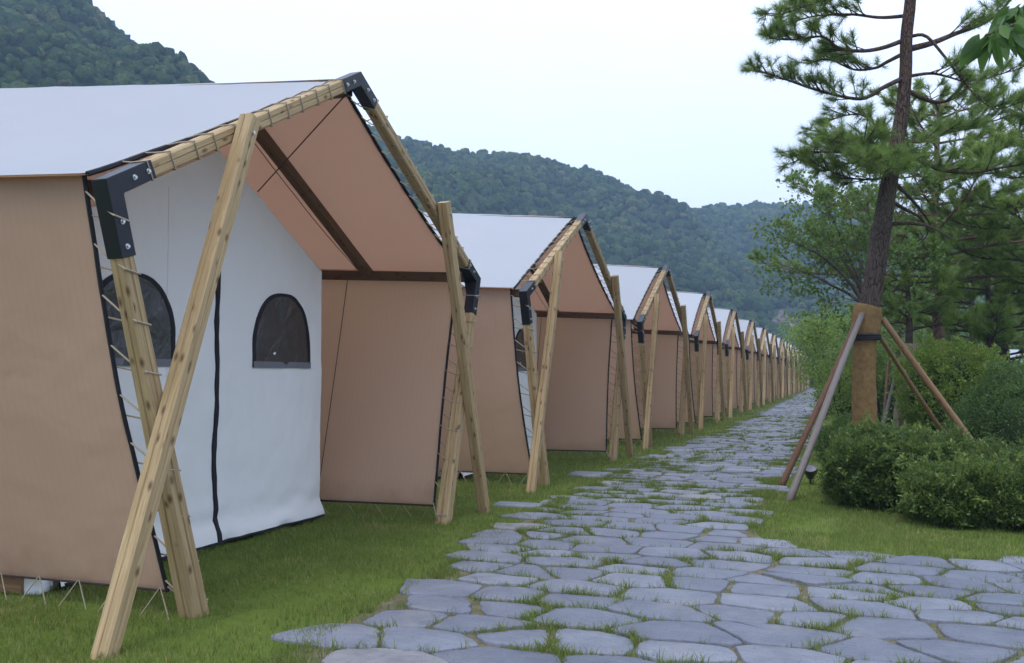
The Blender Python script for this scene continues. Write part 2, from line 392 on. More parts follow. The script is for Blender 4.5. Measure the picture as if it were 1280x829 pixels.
def np_mesh(name, verts, faces, mat, parent=None, tint=None, smooth=False):
    """one mesh object out of numpy arrays; faces (n,k); tint one value per face"""
    me = bpy.data.meshes.new(name); nv = len(verts); nf, k = faces.shape
    me.vertices.add(nv); me.vertices.foreach_set('co', np.asarray(verts, np.float32).ravel())
    me.loops.add(nf * k); me.loops.foreach_set('vertex_index', faces.astype(np.int32).ravel())
    me.polygons.add(nf); me.polygons.foreach_set('loop_start', np.arange(0, nf * k, k, dtype=np.int32))
    if smooth: me.polygons.foreach_set('use_smooth', np.ones(nf, dtype=bool))
    me.materials.append(mat)
    if tint is not None:
        at_ = me.attributes.new('tint', 'FLOAT', 'FACE'); at_.data.foreach_set('value', np.asarray(tint, np.float32))
    me.update(calc_edges=True); me.validate()
    o = bpy.data.objects.new(name, me); COL.objects.link(o)
    if parent: o.parent = parent
    return o

def empty(name, loc, rz=0.0):
    o = bpy.data.objects.new(name, None); COL.objects.link(o); o.location = tuple(float(c) for c in loc); o.rotation_euler = (0, 0, rz)
    o.empty_display_size = 0.3; return o
def tag(o, label=None, cat=None, group=None, kind=None):
    if label: o['label'] = label
    if cat: o['category'] = cat
    if group: o['group'] = group
    if kind: o['kind'] = kind
    return o
def copy_tree(o, parent=None):
    c = o.copy(); COL.objects.link(c)
    if parent: c.parent = parent
    for ch in list(o.children): copy_tree(ch, c)
    return c
def unit(a): return a / np.maximum(np.linalg.norm(a, axis=-1, keepdims=True), 1e-9)
def fbm(x, y, z=0.0, o=3): return mnoise.fractal(Vector((x, y, z)), 0.6, 2.0, o)

# ------------------------------------------------------------------ tents
ROW_X, ROW_Y0, PITCH_Y = -3.834, 6.437, 6.983
WF, WE, HE, HA, TB, WB, D = 1.828, 2.625, 2.55, 3.982, 0.599, 2.694, 1.35
SL = (HA - HE) / WE
def square(h, cham=0.012, groove=True):
    pts = []
    for (sx, sy, dx, dy) in ((1, -1, 0, 1), (1, 1, -1, 0), (-1, 1, 0, -1), (-1, -1, 1, 0)):
        # along each face from one corner to the next
        px, py = sx * h, sy * h
        def P(t, inset=0.0):
            return (px + dx * 2 * h * t - dy * -1 * 0 - (dy) * inset * 1.0, py + dy * 2 * h * t + dx * inset)
        c = cham / (2 * h)
        pts.append(P(c))
        if groove:
            g = 0.006 / (2 * h)
            pts += [P(0.5 - g), P(0.5, 0.008), P(0.5 + g)]
        pts.append(P(1 - c))
    return pts
def rope_loops(mb, pts, r=0.0055): mb.tube(pts, r, 5)

def build_tent():
    root = empty('canvas_tent', (ROW_X, ROW_Y0, 0))
    W = 0.052
    prof = square(W)
    k = 0
    post_mesh = {}
    for s in (-1, 1):
        foot, eave, apex = Vector((0, s * WF, -0.05)), Vector((0.008, s * WE, HE)), Vector((0.03, 0, HA))
        b = MB(); b.beam(foot, eave, prof, (1, 0, 0), 1.3 + s * 3.1, taper=(1.38, 0.90)); po = b.build('post', M['wood'], root)
        b = MB(); b.beam(eave, apex, prof, (1, 0, 0), 7.7 + s * 2.3); b.build('rafter', M['wood'], root)
        # brace pole in front of the rafter
        top = eave.lerp(apex, 1 - TB) + Vector((0.118, 0, 0.0)); ft = Vector((0.11, s * WB, -0.05))
        d = (top - ft).normalized()
        b = MB(); b.beam(ft, top + d * 0.10, square(0.055), (1, 0, 0), 15.1 + s * 4.4); br = b.build('brace_pole', M['wood'], root)
        bb = MB(); bb.tube([top - d * 0.02 + Vector((0.053, 0, 0)), top - d * 0.02 + Vector((0.069, 0, 0))], 0.012, 8); bb.build('bolt', M['bolt'], br)
        # second frame under the roof
        e2, a2 = Vector((-1.22, s * 2.47, HE + 0.08)), Vector((-1.22, 0, HA - 0.02))
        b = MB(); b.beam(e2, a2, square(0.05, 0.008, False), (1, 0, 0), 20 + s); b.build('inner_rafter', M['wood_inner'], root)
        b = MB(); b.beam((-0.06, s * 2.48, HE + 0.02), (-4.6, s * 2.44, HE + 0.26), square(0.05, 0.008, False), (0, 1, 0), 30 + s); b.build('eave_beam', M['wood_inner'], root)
        # corner bracket: mitred steel elbow round post and rafter
        pd = (foot - eave).normalized(); rd = (apex - eave).normalized()
        br = MB(); h = W + 0.003
        mit = (rd - pd).normalized()
        ring = []
        for (c, t) in ((eave + pd * 0.40, -pd), (eave, None), (eave + rd * 0.33, rd)):
            x = Vector((1, 0, 0))
            if t is None:
                n0 = (-pd); e2v = n0.cross(x).normalized(); cosv = mit.dot(n0)
                e2m = mit.cross(x).normalized() / max(cosv, 0.2)
                rr = [c + x * (a * h) + e2m * (q * h) for a, q in ((1, -1), (1, 1), (-1, 1), (-1, -1))]
            else:
                ev = t.cross(x).normalized()
                rr = [c + x * (a * h) + ev * (q * h) for a, q in ((1, -1), (1, 1), (-1, 1), (-1, -1))]
            ring += rr
        fs = []
        for j in range(2):
            for q in range(4): fs.append((j * 4 + q, j * 4 + (q + 1) % 4, (j + 1) * 4 + (q + 1) % 4, (j + 1) * 4 + q))
        fs += [(3, 2, 1, 0), (8, 9, 10, 11)]
        br.add(ring, fs)
        # gusset plate on the inner side of the elbow
        g0, g1, g2 = eave + pd * 0.2, eave + rd * 0.2, eave + (pd + rd).normalized() * 0.05
        for xx in (-h - 0.004,):
            o = Vector((xx, 0, 0)); o2 = Vector((xx - 0.008, 0, 0))
            vs = [g0 + o, g2 + o, g1 + o, g0 + o2, g2 + o2, g1 + o2]
            br.add(vs, [(0, 1, 2), (5, 4, 3), (0, 3, 4, 1), (1, 4, 5, 2), (2, 5, 3, 0)])
        bo = br.build('corner_bracket', M['steel'], root, bevel=0.006)
        for c in (eave + pd * 0.20, eave + pd * 0.34, eave + rd * 0.16, eave + rd * 0.28):
            bb = MB(); p0 = c + Vector((h - 0.002, 0, 0)); bb.tube([p0, p0 + Vector((0.005, 0, 0))], 0.016, 10); bb.tube([p0, p0 + Vector((0.016, 0, 0))], 0.010, 6)
            bb.build('bolt', M['bolt'], bo)
    # ridge bracket
    br = MB(); h = W + 0.003; apex = Vector((0.03, 0, HA)); x = Vector((1, 0, 0)); ring = []
    dl = Vector((0, -WE, HE - HA)).normalized(); dr = Vector((0, WE, HE - HA)).normalized()
    for (c, t) in ((apex + dl * 0.30, -dl), (apex, None), (apex + dr * 0.30, dr)):
        if t is None: ev = Vector((0, 0, 1)) / (-dl).normalized().dot(Vector((0, 1, 0))) * -1.0; ev = -Vector((0, 0, 1)) / abs(dl.y)
        else: ev = t.cross(x).normalized()
        ring += [c + x * (a * h) + ev * (q * h) for a, q in ((1, -1), (1, 1), (-1, 1), (-1, -1))]
    fs = []
    for j in range(2):
        for q in range(4): fs.append((j * 4 + q, j * 4 + (q + 1) % 4, (j + 1) * 4 + (q + 1) % 4, (j + 1) * 4 + q))
    fs += [(3, 2, 1, 0), (8, 9, 10, 11)]
    br.add(ring, fs)
    br.box((-0.16, 0, HA - 0.06), (0.26, 0.12, 0.13))
    ab = br.build('ridge_bracket', M['steel'], root, bevel=0.006)
    for c in (apex + dl * 0.13, apex + dl * 0.25, apex + dr * 0.13, apex + dr * 0.25):
        bb = MB(); p0 = c + Vector((h - 0.002, 0, 0)); bb.tube([p0, p0 + Vector((0.005, 0, 0))], 0.016, 10); bb.tube([p0, p0 + Vector((0.016, 0, 0))], 0.010, 6)
        bb.build('bolt', M['bolt'], ab)
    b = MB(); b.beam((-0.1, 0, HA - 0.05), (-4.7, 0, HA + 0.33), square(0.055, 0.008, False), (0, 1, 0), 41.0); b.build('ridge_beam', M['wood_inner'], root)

    # roof: white outer canvas over a tan lining; the front edge hangs back from the rafters
    RX0, RX1, YE = -0.125, -5.0, 2.64
    def roof_pt(u, t, off):       # u 0..1 from front to back, t -1..1 across
        a = abs(t); s = 1 if t >= 0 else -1
        front = RX0 - 0.03 * math.sin(math.pi * min(1, a)) ** 0.8
        x = front + (RX1 - front) * u
        rise = 0.095 * (-(x)) if x > -4.2 else 0.095 * 4.2 - 0.05 * (-4.2 - x)
        y = s * a * YE
        z = HA + 0.003 - SL * a * WE + rise * (1 - 0.35 * a) + off
        z -= 0.012 * math.sin(math.pi * a) * math.sin(math.pi * min(1, u + 0.03))
        z += 0.075 * a ** 3 + 0.008 * fbm(x * 1.3, y * 1.3, 3.0)
        return (x, y, z)
    f = MB(); f.grid(lambda i, j: roof_pt(j, i * 2 - 1, 0.0), 48, 26, 0)
    f.grid(lambda i, j: roof_pt(j, i * 2 - 1, -0.012), 48, 26, 1, True)
    # closing strip along the front
    f.grid(lambda i, j: roof_pt(0, i * 2 - 1, -0.012 * j), 48, 1, 0, True)
    fo = f.build('roof_canvas', [M['fly'], M['lining']], root, True, 35)
    e = MB(); e.tube([roof_pt(0, -1 + 2 * k / 48, -0.006) for k in range(49)], 0.016, 6); e.build('edge_binding', M['binding'], fo)
    # rafter lacing: zigzag over the gap and a loop round the timber
    for s in (-1, 1):
        r = MB(); n = 12
        eave, apex = Vector((0.008, s * WE, HE)), Vector((0.03, 0, HA)); rd = (apex - eave).normalized(); nv = Vector((0, s * SL, 1)).normalized()
        for kk in range(n):
            t = 0.10 + 0.80 * kk / (n - 1); c = eave.lerp(apex, t); h = W + 0.006
            a = 1 - t
            e0 = Vector(roof_pt(0.004, s * a, 0.004)); e1 = Vector(roof_pt(0.004, s * max(0.02, a - 0.03), 0.004))
            sk = rd * 0.05
            jit = rd * random.uniform(-0.02, 0.02)
            loop = [e0, c - Vector((h, 0, 0)) + nv * h + jit, c + Vector((h, 0, 0)) + nv * h + jit, c + Vector((h, 0, 0)) - nv * h + jit, c - Vector((h, 0, 0)) - nv * h + sk, e1]
            rope_loops(r, loop)
            if kk < n - 1:
                e2 = Vector(roof_pt(0.004, s * (1 - (0.10 + 0.80 * (kk + 1) / (n - 1))), 0.004)); rope_loops(r, [e1, e2])
        r.build('roof_lacing', M['rope'], root)

    # side panels: hang from the eave and lean in towards the ground
    def side_pt(s, u, v, off=0.0):    # u front to back, v bottom to top
        z = 0.154 + (2.632 - 0.154) * v
        ycur = 1.924 + (2.60 - 1.924) * (v + 0.05 * math.sin(math.pi * v))
        front = -0.14 - 0.05 * v - 0.03 * math.sin(math.pi * v)
        x = front + (-5.0 - front) * u
        z += (0.062 * -x) * v
        z += -0.015 * math.sin(math.pi * min(1, u * 1.0)) * (1 - v)
        y = s * (ycur + off) + 0.012 * fbm(x * 0.9, z * 0.9, s * 5.0)
        return (x, y, z)
    for s in (-1, 1):
        p = MB()
        p.grid(lambda i, j: side_pt(s, i, j, 0.004), 30, 22, 0, s < 0)
        p.grid(lambda i, j: side_pt(s, i, j, -0.004), 30, 22, 0, s > 0)
        p.grid(lambda i, j: side_pt(s, 0, j, -0.004 + 0.008 * i), 1, 22, 0)
        p.grid(lambda i, j: side_pt(s, i, 0, -0.004 + 0.008 * j), 30, 1, 0)
        po = p.build('side_panel', M['tan'], root, True, 40)
        e = MB(); e.tube([side_pt(s, 0, v / 24) for v in range(25)], 0.013, 6); e.build('edge_binding', M['binding'], po)
        e = MB(); e.tube([side_pt(s, v / 30, 0.002) for v in range(31)], 0.011, 6); e.build('hem', M['cable'], po)
        # flap of the roof canvas turned down over the eave
        e = MB(); e.grid(lambda i, j: (lambda q: (q[0], q[1] + s * 0.006, q[2]))(side_pt(s, i, 0.967 + 0.033 * j)), 30, 1, 0, s < 0); 
        e.grid(lambda i, j: (lambda q: (q[0], q[1] + s * 0.0045, q[2]))(side_pt(s, i, 0.967 + 0.033 * j)), 30, 1, 0, s > 0); e.build('eave_flap', M['tan'], po)
        # lacing from the panel's front edge round the post
        r = MB(); n = 9; foot, eave = Vector((0, s * WF, 0)), Vector((0.008, s * WE, HE)); h = W + 0.007
        for kk in range(n):
            v = 0.965 - 0.90 * kk / (n - 1) * 1.03
            e0 = Vector(side_pt(s, 0.004, max(0.02, v))); zt = max(0.1, e0.z - 0.17)
            c = foot.lerp(eave, zt / HE); e1 = Vector(side_pt(s, 0.004, max(0.02, v - 0.055)))
            ys = Vector((0, s * h, 0)); xs = Vector((h, 0, 0)); dz = Vector((0, 0, 0.02))
            loop = [e0, e0.lerp(c + ys + xs, 0.55) - Vector((0, 0, 0.015)), c + ys + xs * 0.3 + dz, c + ys + xs - dz * 0.2, c - ys + xs - dz, c - ys - xs - dz * 0.5, e1]
            rope_loops(r, loop, 0.006)
            if kk < n - 1: r.tube([e1, Vector(side_pt(s, 0.004, max(0.02, 0.965 - 0.90 * (kk + 1) / (n - 1) * 1.03)))], 0.004, 4)
            else: r.tube([e1, foot.lerp(eave, 0.03) + xs + ys], 0.004, 4)
        c = foot.lerp(eave, 0.03); ys = Vector((0, h, 0)); xs = Vector((h, 0, 0))
        for dz in (0, 0.014): rope_loops(r, [c + xs + ys + Vector((0, 0, dz)), c + xs - ys + Vector((0, 0, dz)), c - xs - ys + Vector((0, 0, dz)), c - xs + ys + Vector((0, 0, dz)), c + xs + ys + Vector((0, 0, dz))], 0.006)
        r.build('side_lacing', M['rope'], root)
        # hem tie-downs to the ground
        r = MB(); n = 14
        for kk in range(n):
            u = 0.01 + 0.9 * kk / (n - 1); a = Vector(side_pt(s, u, 0.01)); g = Vector((a.x - 0.12, a.y + s * 0.05, -0.01)); g2 = Vector((a.x + 0.12, a.y + s * 0.05, -0.01))
            r.tube([a, g], 0.0038, 4); r.tube([a, g2], 0.0038, 4)
            if kk: r.tube([pa, a], 0.003, 4)
            pa = a
        r.build('hem_lacing', M['rope'], root)

    # inner tent: white gable wall, white sides, back wall
    WI, HI, HG = 1.68, 2.60, 3.50
    def top(y): return HG - (HG - HI) * abs(y) / WI
    wl = MB()
    def wall_pt(i, j, x0=-D, sgn=1):
        y = (i * 2 - 1) * WI; z = 0.035 + (top(y) - 0.035) * j
        fold = 0.034 * math.sin(z * 19 + 2.2 * fbm(y * 1.4, z * 2, 1)) * max(0, 1 - z / 0.42) + 0.014 * fbm(y * 1.1, z * 0.9, 9) + 0.010 * fbm(y * 4.5, z * 2.0, 4)
        sag = 0.05 * max(0, 1 - z / 0.5) ** 2
        return (x0 + fold + sag, y, z)
    wl.grid(lambda i, j: wall_pt(i, j), 70, 70, 0)
    wl.grid(lambda i, j: ((-4.7), (i * 2 - 1) * WI, 0.035 + (top((i * 2 - 1) * WI) - 0.035) * j), 8, 8, 0, True)
    for s in (-1, 1):
        wl.grid(lambda i, j: (-D + (-4.7 + D) * i, s * WI, 0.035 + (HI - 0.035) * j), 12, 10, 0, s < 0)
        wl.grid(lambda i, j: (-D + (-4.7 + D) * i, s * WI * (1 - j), HI + (HG - HI) * j), 12, 6, 0, s < 0)
    fx = lambda y, z: wall_pt((y / WI + 1) / 2, (z - 0.035) / (top(y) - 0.035))[0]
    wl.tube([(fx(-0.62, 0.05 + 0.05 * kk) + 0.002, -0.62, 0.05 + 0.05 * kk) for kk in range(61)], 0.003, 4)
    wl.tube([(fx(1.0 + 0.66 * kk / 20, 1.57) + 0.001, 1.0 + 0.66 * kk / 20, 1.57) for kk in range(21)], 0.003, 4)
    wo = wl.build('inner_wall', M['white_wall'], root, True, 50)
    def face_x(y, z):
        j = (z - 0.035) / (top(y) - 0.035); i = (y / WI + 1) / 2
        return wall_pt(i, j)[0]
    # black zip strip
    z = MB(); n = 40; vs = []
    pts = []
    for kk in range(n + 1):
        zz = 0.05 + (2.81 - 0.05) * kk / n; yy = 0.006 * math.sin(zz * 6.0) + 0.004 * fbm(zz * 3, 2.0); xx = face_x(yy, zz) + 0.006
        pts.append((xx, yy, zz))
    for (xx, yy, zz) in pts:
        hw = 0.028 + 0.004 * math.sin(zz * 23)
        vs += [(xx - 0.012, yy - hw, zz), (xx + 0.010, yy - hw * 0.7, zz), (xx + 0.010, yy + hw * 0.7, zz), (xx - 0.012, yy + hw, zz)]
    fs = [(k * 4 + c, k * 4 + c + 1, (k + 1) * 4 + c + 1, (k + 1) * 4 + c) for k in range(n) for c in range(3)]
    fs.append((0, 1, 2, 3)); fs.append((n * 4 + 3, n * 4 + 2, n * 4 + 1, n * 4))
    z.add(vs, fs); z.build('door_zip', M['binding'], wo)
    z = MB(); z.tube([(face_x(-WI * 0.98 + WI * 1.96 * kk / 60, 0.05) + 0.004, -WI * 0.98 + WI * 1.96 * kk / 60, 0.042) for kk in range(61)], 0.012, 5); z.build('wall_hem', M['binding'], wo)
    # arched mesh windows
    for s in (-1, 1):
        yc, zb, ww, hh = s * 0.995, 1.575, 0.475, 0.73
        def arch(sc, n=40):
            out_ = [(-ww * sc, 0)]
            for kk in range(n + 1):
                an = math.pi * (1 - kk / n); c_, s_ = math.cos(an), math.sin(an)
                out_.append((ww * sc * math.copysign(abs(c_) ** 0.82, c_), 0.16 + (hh * (1 if sc >= 1 else 0.955) - 0.16) * abs(s_) ** 0.9))
            out_.append((ww * sc, 0)); return out_
        A = arch(0.93); w_ = MB()
        vs = [(face_x(yc + y, zb + zz) + 0.008, yc + y, zb + zz) for y, zz in A]
        rings = [vs]
        cen = (0, 0.3)
        for q in (0.66, 0.33):
            rings.append([(face_x(yc + cen[0] + (y - cen[0]) * q, zb + cen[1] + (zz - cen[1]) * q) + 0.008 + 0.004 * fbm(y * 5 + q, zz * 5), yc + cen[0] + (y - cen[0]) * q, zb + cen[1] + (zz - cen[1]) * q) for y, zz in A])
        allv = [p for rg in rings for p in rg] + [(face_x(yc, zb + 0.3) + 0.008, yc, zb + 0.3)]
        n = len(A); fs = []
        for rr in range(2):
            for kk in range(n): fs.append((rr * n + kk, rr * n + (kk + 1) % n, (rr + 1) * n + (kk + 1) % n, (rr + 1) * n + kk))
        for kk in range(n): fs.append((2 * n + kk, 2 * n + (kk + 1) % n, 3 * n))
        w_.add(allv, [f_[::-1] for f_ in fs]); wi = w_.build('window', M['window'], root, True)
        fr = MB(); B = arch(1.0)
        pts = [(face_x(yc + y, zb + zz) + 0.010, yc + y, zb + zz) for y, zz in B]
        inn = [(face_x(yc + y, zb + zz) + 0.013, yc + y, zb + zz) for y, zz in arch(0.90)]
        bk = [(p[0] - 0.03, p[1], p[2]) for p in pts]
        n = len(pts)
        fr.add(pts + inn + bk, [(kk, n + kk, n + kk + 1, kk + 1) for kk in range(n - 1)] + [(kk + 1, 2 * n + kk + 1, 2 * n + kk, kk) for kk in range(n - 1)])
        fr.build('window_frame', M['binding'], wi)
        sl = MB(); sl.grid(lambda i, j: (face_x(yc + (i * 2 - 1) * ww, zb + 0.055) + 0.016, yc + (i * 2 - 1) * ww, zb - 0.005 + 0.06 * j), 16, 1); sl.build('window_sill', M['sill'], wi)
    # dark cords under the roof
    c = MB(); c.tube([(-0.05, -0.01, HA - 0.12), (-D + 0.01, 0.545, 3.235)], 0.006, 5)
    cp = [roof_pt(0.27, 0.98 - 0.95 * kk / 12, -0.022) for kk in range(13)]
    c.tube(cp, 0.004, 4); c.tube([side_pt(1, 0.285, 0.98 - 0.3 * kk, -0.012) for kk in range(4)], 0.004, 4)
    c.build('guy_cord', M['cable'], root)
    # back panel of the fly
    bp = MB(); bp.grid(lambda i, j: (-4.98, (i * 2 - 1) * 2.5, 0.15 + (HA + 0.2 - SL * abs(i * 2 - 1) * 2.5 - 0.15) * j), 20, 10, 0, True)
    bp.build('back_panel', M['tan'], root)
    return root

ORD = ['nearest', 'second', 'third', 'fourth', 'fifth', 'sixth', 'seventh', 'eighth', 'ninth', 'tenth', 'eleventh', 'twelfth', 'thirteenth', 'fourteenth', 'last']
tent0 = build_tent()
tents = [tent0] + [copy_tree(tent0) for k in range(14)]
for k, t in enumerate(tents):
    t.location = (ROW_X + (random.uniform(-0.02, 0.02) if k > 2 else 0), ROW_Y0 + PITCH_Y * k, 0)
    t.rotation_euler = (0, 0, R(random.uniform(-0.9, 0.9)) if k else 0)
    if k == 0: lb = 'largest tent, its white front wall, black door zip and arched windows in full view'
    elif k == 1: lb = 'second tent from the camera, its white front wall only a sliver behind the timber post'
    elif k == 14: lb = 'farthest tent at the far end of the row, before the green saplings'
    else: lb = '%s tent from the camera in the tan and white row along the stone path' % ORD[k]
    tag(t, lb, 'tent', 'canvas tents in a row along the path')

# ------------------------------------------------------------------ ground and path
g = MB(); g.box((0, 0, -0.25), (1500, 1500, 0.5))
tag(g.build('lawn', M['ground']), kind='structure')

LEFT = [(-12, -2.7), (3, -2.78), (4.0, -2.82), (5.4, -2.87), (7.4, -3.05), (8.3, -3.1), (10.2, -3.2), (15, -3.26), (22.5, -3.05), (40, -3.1), (76, -3.4), (120, -3.7)]
RIGHT = [(9.2, -0.87), (12.4, -0.88), (19.4, -0.9), (30, -1.0), (50, -1.5), (76, -2.1), (120, -2.5)]
JUNC = [(-0.87, 9.2), (-0.78, 8.65), (-0.58, 8.15), (-0.2, 7.95), (0.25, 7.92), (0.8, 8.1), (1.34, 8.33), (2.2, 8.7), (4, 9.3), (7, 10.0), (12, 10.5)]
def xl(y): return np.interp(y, [p[0] for p in LEFT], [p[1] for p in LEFT])
def xr(y): return np.interp(y, [p[0] for p in RIGHT], [p[1] for p in RIGHT])
def yj(x): return np.interp(x, [p[0] for p in JUNC], [p[1] for p in JUNC])
def in_path(x, y, m=0.0):
    x = np.asarray(x, float); y = np.asarray(y, float)
    a = (x > xl(y) + m) & (y > -3)
    main = (x < xr(y) - m) & (y < 118)
    junc = (x >= -0.87) & (y < yj(x) - m)
    return a & (main | junc | ((x < -0.87) & (y < 9.2)))
poly = [(xl(y), y) for y in (-3, 1, 3, 4, 5.4, 7.4, 8.3, 10.2, 12, 15, 18, 22.5, 30, 40, 58, 76, 118)] + [(xr(y), y) for y in (118, 76, 50, 30, 19.4, 12.4, 9.2)] + JUNC[1:] + [(12, -3)]
b = MB(); n = len(poly)
def ccw(P): return sum(P[i][0] * P[(i + 1) % len(P)][1] - P[(i + 1) % len(P)][0] * P[i][1] for i in range(len(P))) > 0
poly = poly if ccw(poly) else poly[::-1]
b.add([(x, y, 0.008) for x, y in poly], [tuple(range(n))])
tag(b.build('path_bed', M['bed']), kind='structure')

# flagstones: rows across the path, each stone an irregular rounded slab
stones = []
def soften(P, cx, cy):
    """rounded, slightly ragged outline out of a polygon"""
    for w_ in (random.uniform(0.07, 0.14), 0.22):
        Q = []
        for k in range(len(P)):
            a_, b_ = P[k], P[(k + 1) % len(P)]; Q += [a_ * (1 - w_) + b_ * w_, a_ * w_ + b_ * (1 - w_)]
        P = Q
    Q = []
    for k in range(len(P)):
        a_, b_ = P[k], P[(k + 1) % len(P)]; Q.append(a_ + RNG.normal(0, 0.003, 2)); n = int(np.linalg.norm(b_ - a_) / 0.07)
        for q in range(1, n + 1): Q.append(a_ + (b_ - a_) * q / (n + 1) + RNG.normal(0, 0.006, 2))
    return [(p[0], p[1]) for p in Q]
def slab(cx, cy, hx, hy, rot):
    P = [np.array([cx + sx * hx * random.uniform(0.85, 1.1), cy + sy * hy * random.uniform(0.85, 1.1)]) for sx, sy in ((-1, -1), (0.1, -1.1), (1, -1), (1, 1), (-0.2, 1.1), (-1, 1))]
    stones.append((cx, cy, soften(P, cx, cy)))
seeds = []; y = 1.2
while y < 117:
    near = y < 9.6
    d = random.uniform(0.31, 0.45) if near else random.uniform(0.28, 0.42)
    x = xl(y) - random.uniform(0.7, 1.2); xe = (xr(y) if y > 9.0 else 8.5) + 0.9
    while x < xe:
        wd = random.uniform(0.35, 0.76) if near else random.uniform(0.36, 0.80)
        if random.random() < 0.14: wd *= 0.6
        seeds.append((x + wd / 2, y + d / 2 + random.uniform(-0.10, 0.10) * (1 if near else 0.7)))
        x += wd
    y += d
SD = np.array(seeds); AN = np.array([1.0, 1.7])
def clip(poly, n, c):
    """keep the part of a polygon where n.p <= c"""
    out_ = []
    for k in range(len(poly)):
        a_, b_ = poly[k], poly[(k + 1) % len(poly)]; da, db = a_ @ n - c, b_ @ n - c
        if da <= 0: out_.append(a_)
        if (da < 0) != (db < 0) and abs(da - db) > 1e-12: out_.append(a_ + (b_ - a_) * (da / (da - db)))
    return out_
inside = in_path(SD[:, 0], SD[:, 1], 0.0)
order = np.argsort(SD[:, 1]); SDs = SD[order]; ys = SDs[:, 1]
for i in np.nonzero(inside)[0]:
    p = SD[i]; lo, hi = np.searchsorted(ys, (p[1] - 1.3, p[1] + 1.3)); N_ = SDs[lo:hi]; N_ = N_[np.abs(N_[:, 0] - p[0]) < 1.7]
    poly_ = [p + np.array(v) for v in ((-0.62, -0.42), (0.62, -0.42), (0.62, 0.42), (-0.62, 0.42))]
    wide = random.random() < 0.18
    for q in N_:
        dv = (q - p) * AN * AN
        if abs(dv[0]) + abs(dv[1]) < 1e-6: continue
        nrm = dv / np.linalg.norm(dv); mid = (p + q) / 2
        g_ = random.uniform(0.004, 0.020) if not wide else random.uniform(0.015, 0.055)
        poly_ = clip(poly_, nrm, mid @ nrm - g_)
        if len(poly_) < 3: break
    if len(poly_) < 3: continue
    A_ = np.array(poly_); area = 0.5 * abs(np.dot(A_[:, 0], np.roll(A_[:, 1], -1)) - np.dot(A_[:, 1], np.roll(A_[:, 0], -1)))
    if area < 0.03 or area > 1.3: continue
    cc = A_.mean(0)
    # drop tiny edges before rounding
    keep_ = [v for k, v in enumerate(poly_) if np.linalg.norm(v - poly_[k - 1]) > 0.05]
    if len(keep_) >= 3: stones.append((cc[0], cc[1], soften(keep_, *cc)))
V = []; Fc = []; T = []; Cc = []
vo = 0
for (cx_, cy_, pts) in stones:
    n = len(pts); zt = random.uniform(0.016, 0.030); tx, ty = random.uniform(-0.012, 0.012), random.uniform(-0.012, 0.012)
    t = min(0.9, max(0, random.gauss(0.5, 0.22))) if random.random() < 0.96 else 1.0
    rings = [(1.01, -0.02, 0), (1.0, zt - 0.007, 1), (0.990, zt - 0.0015, 1), (0.97, zt, 1), (0.55, zt + 0.001, 1)]
    for sc, z, tilt in rings:
        for (px, py) in pts:
            dx, dy = px - cx_, py - cy_
            V.append((cx_ + dx * sc, cy_ + dy * sc, z + tilt * (tx * dx + ty * dy) + (0.003 * fbm(px * 3, py * 3) if tilt and sc < 0.99 else 0)))
    V.append((cx_, cy_, zt + 0.002))
    for r_ in range(len(rings) - 1):
        for k in range(n): Fc.append((vo + r_ * n + k, vo + r_ * n + (k + 1) % n, vo + (r_ + 1) * n + (k + 1) % n, vo + (r_ + 1) * n + k)); T.append(t)
    c0 = vo + (len(rings) - 1) * n
    for k in range(n): Fc.append((c0 + k, c0 + (k + 1) % n, vo + len(rings) * n, vo + len(rings) * n)); T.append(t)
    vo += len(rings) * n + 1
me = bpy.data.meshes.new('stone_path'); me.from_pydata(V, [], [f if f[2] != f[3] else f[:3] for f in Fc]); me.materials.append(M['stone'])
me.attributes.new('tint', 'FLOAT', 'FACE').data.foreach_set('value', np.array(T, np.float32))
me.polygons.foreach_set('use_smooth', np.ones(len(T), bool)); me.update()
sp = bpy.data.objects.new('stone_path', me); COL.objects.link(sp); tag(sp, kind='structure')

# stepping stones let into the lawn beside the tents
def step_stone(px, py, hx, hy, lb):
    dpt = EYE / ((py - 469.0) / F); c = ground_at(px, dpt)
    global stones
    keep = stones; stones = []; slab(0, 0, hx, hy, random.uniform(-0.1, 0.1)); pts = stones[0][2]; stones = keep
    b = MB(); n = len(pts)
    vs = [(x, y, -0.03) for x, y in pts] + [(x, y, 0.012) for x, y in pts] + [(x * .96, y * .96, 0.022) for x, y in pts] + [(0, 0, 0.024)]
    fs = [(r_ * n + k, r_ * n + (k + 1) % n, (r_ + 1) * n + (k + 1) % n, (r_ + 1) * n + k) for r_ in range(2) for k in range(n)] + [(2 * n + k, 2 * n + (k + 1) % n, 3 * n) for k in range(n)]
    b.add(vs, fs); o = b.build('stepping_stone', M['stone'], None, True)
    a_ = o.data.attributes.new('tint', 'FLOAT', 'FACE'); a_.data.foreach_set('value', np.full(len(fs), 0.85, np.float32))
    o.location = tuple(c); tag(o, lb, 'stepping stone', 'stepping stones in the lawn'); return c
STEP = []
STEP.append((step_stone(738, 593, 0.34, 0.30, 'flat brown-grey stone lying alone in the lawn before the second tent'), 0.4))
STEP.append((step_stone(648, 631, 0.30, 0.15, 'grey stone in the grass just right of the nearest tent\'s far brace pole'), 0.35))
STEP.append((step_stone(700, 629, 0.24, 0.16, 'small grey stone in the grass touching the left edge of the path'), 0.3))
STEP.append((step_stone(838, 571, 0.5, 0.22, 'pale grey stone in the lawn before the third tent'), 0.5))

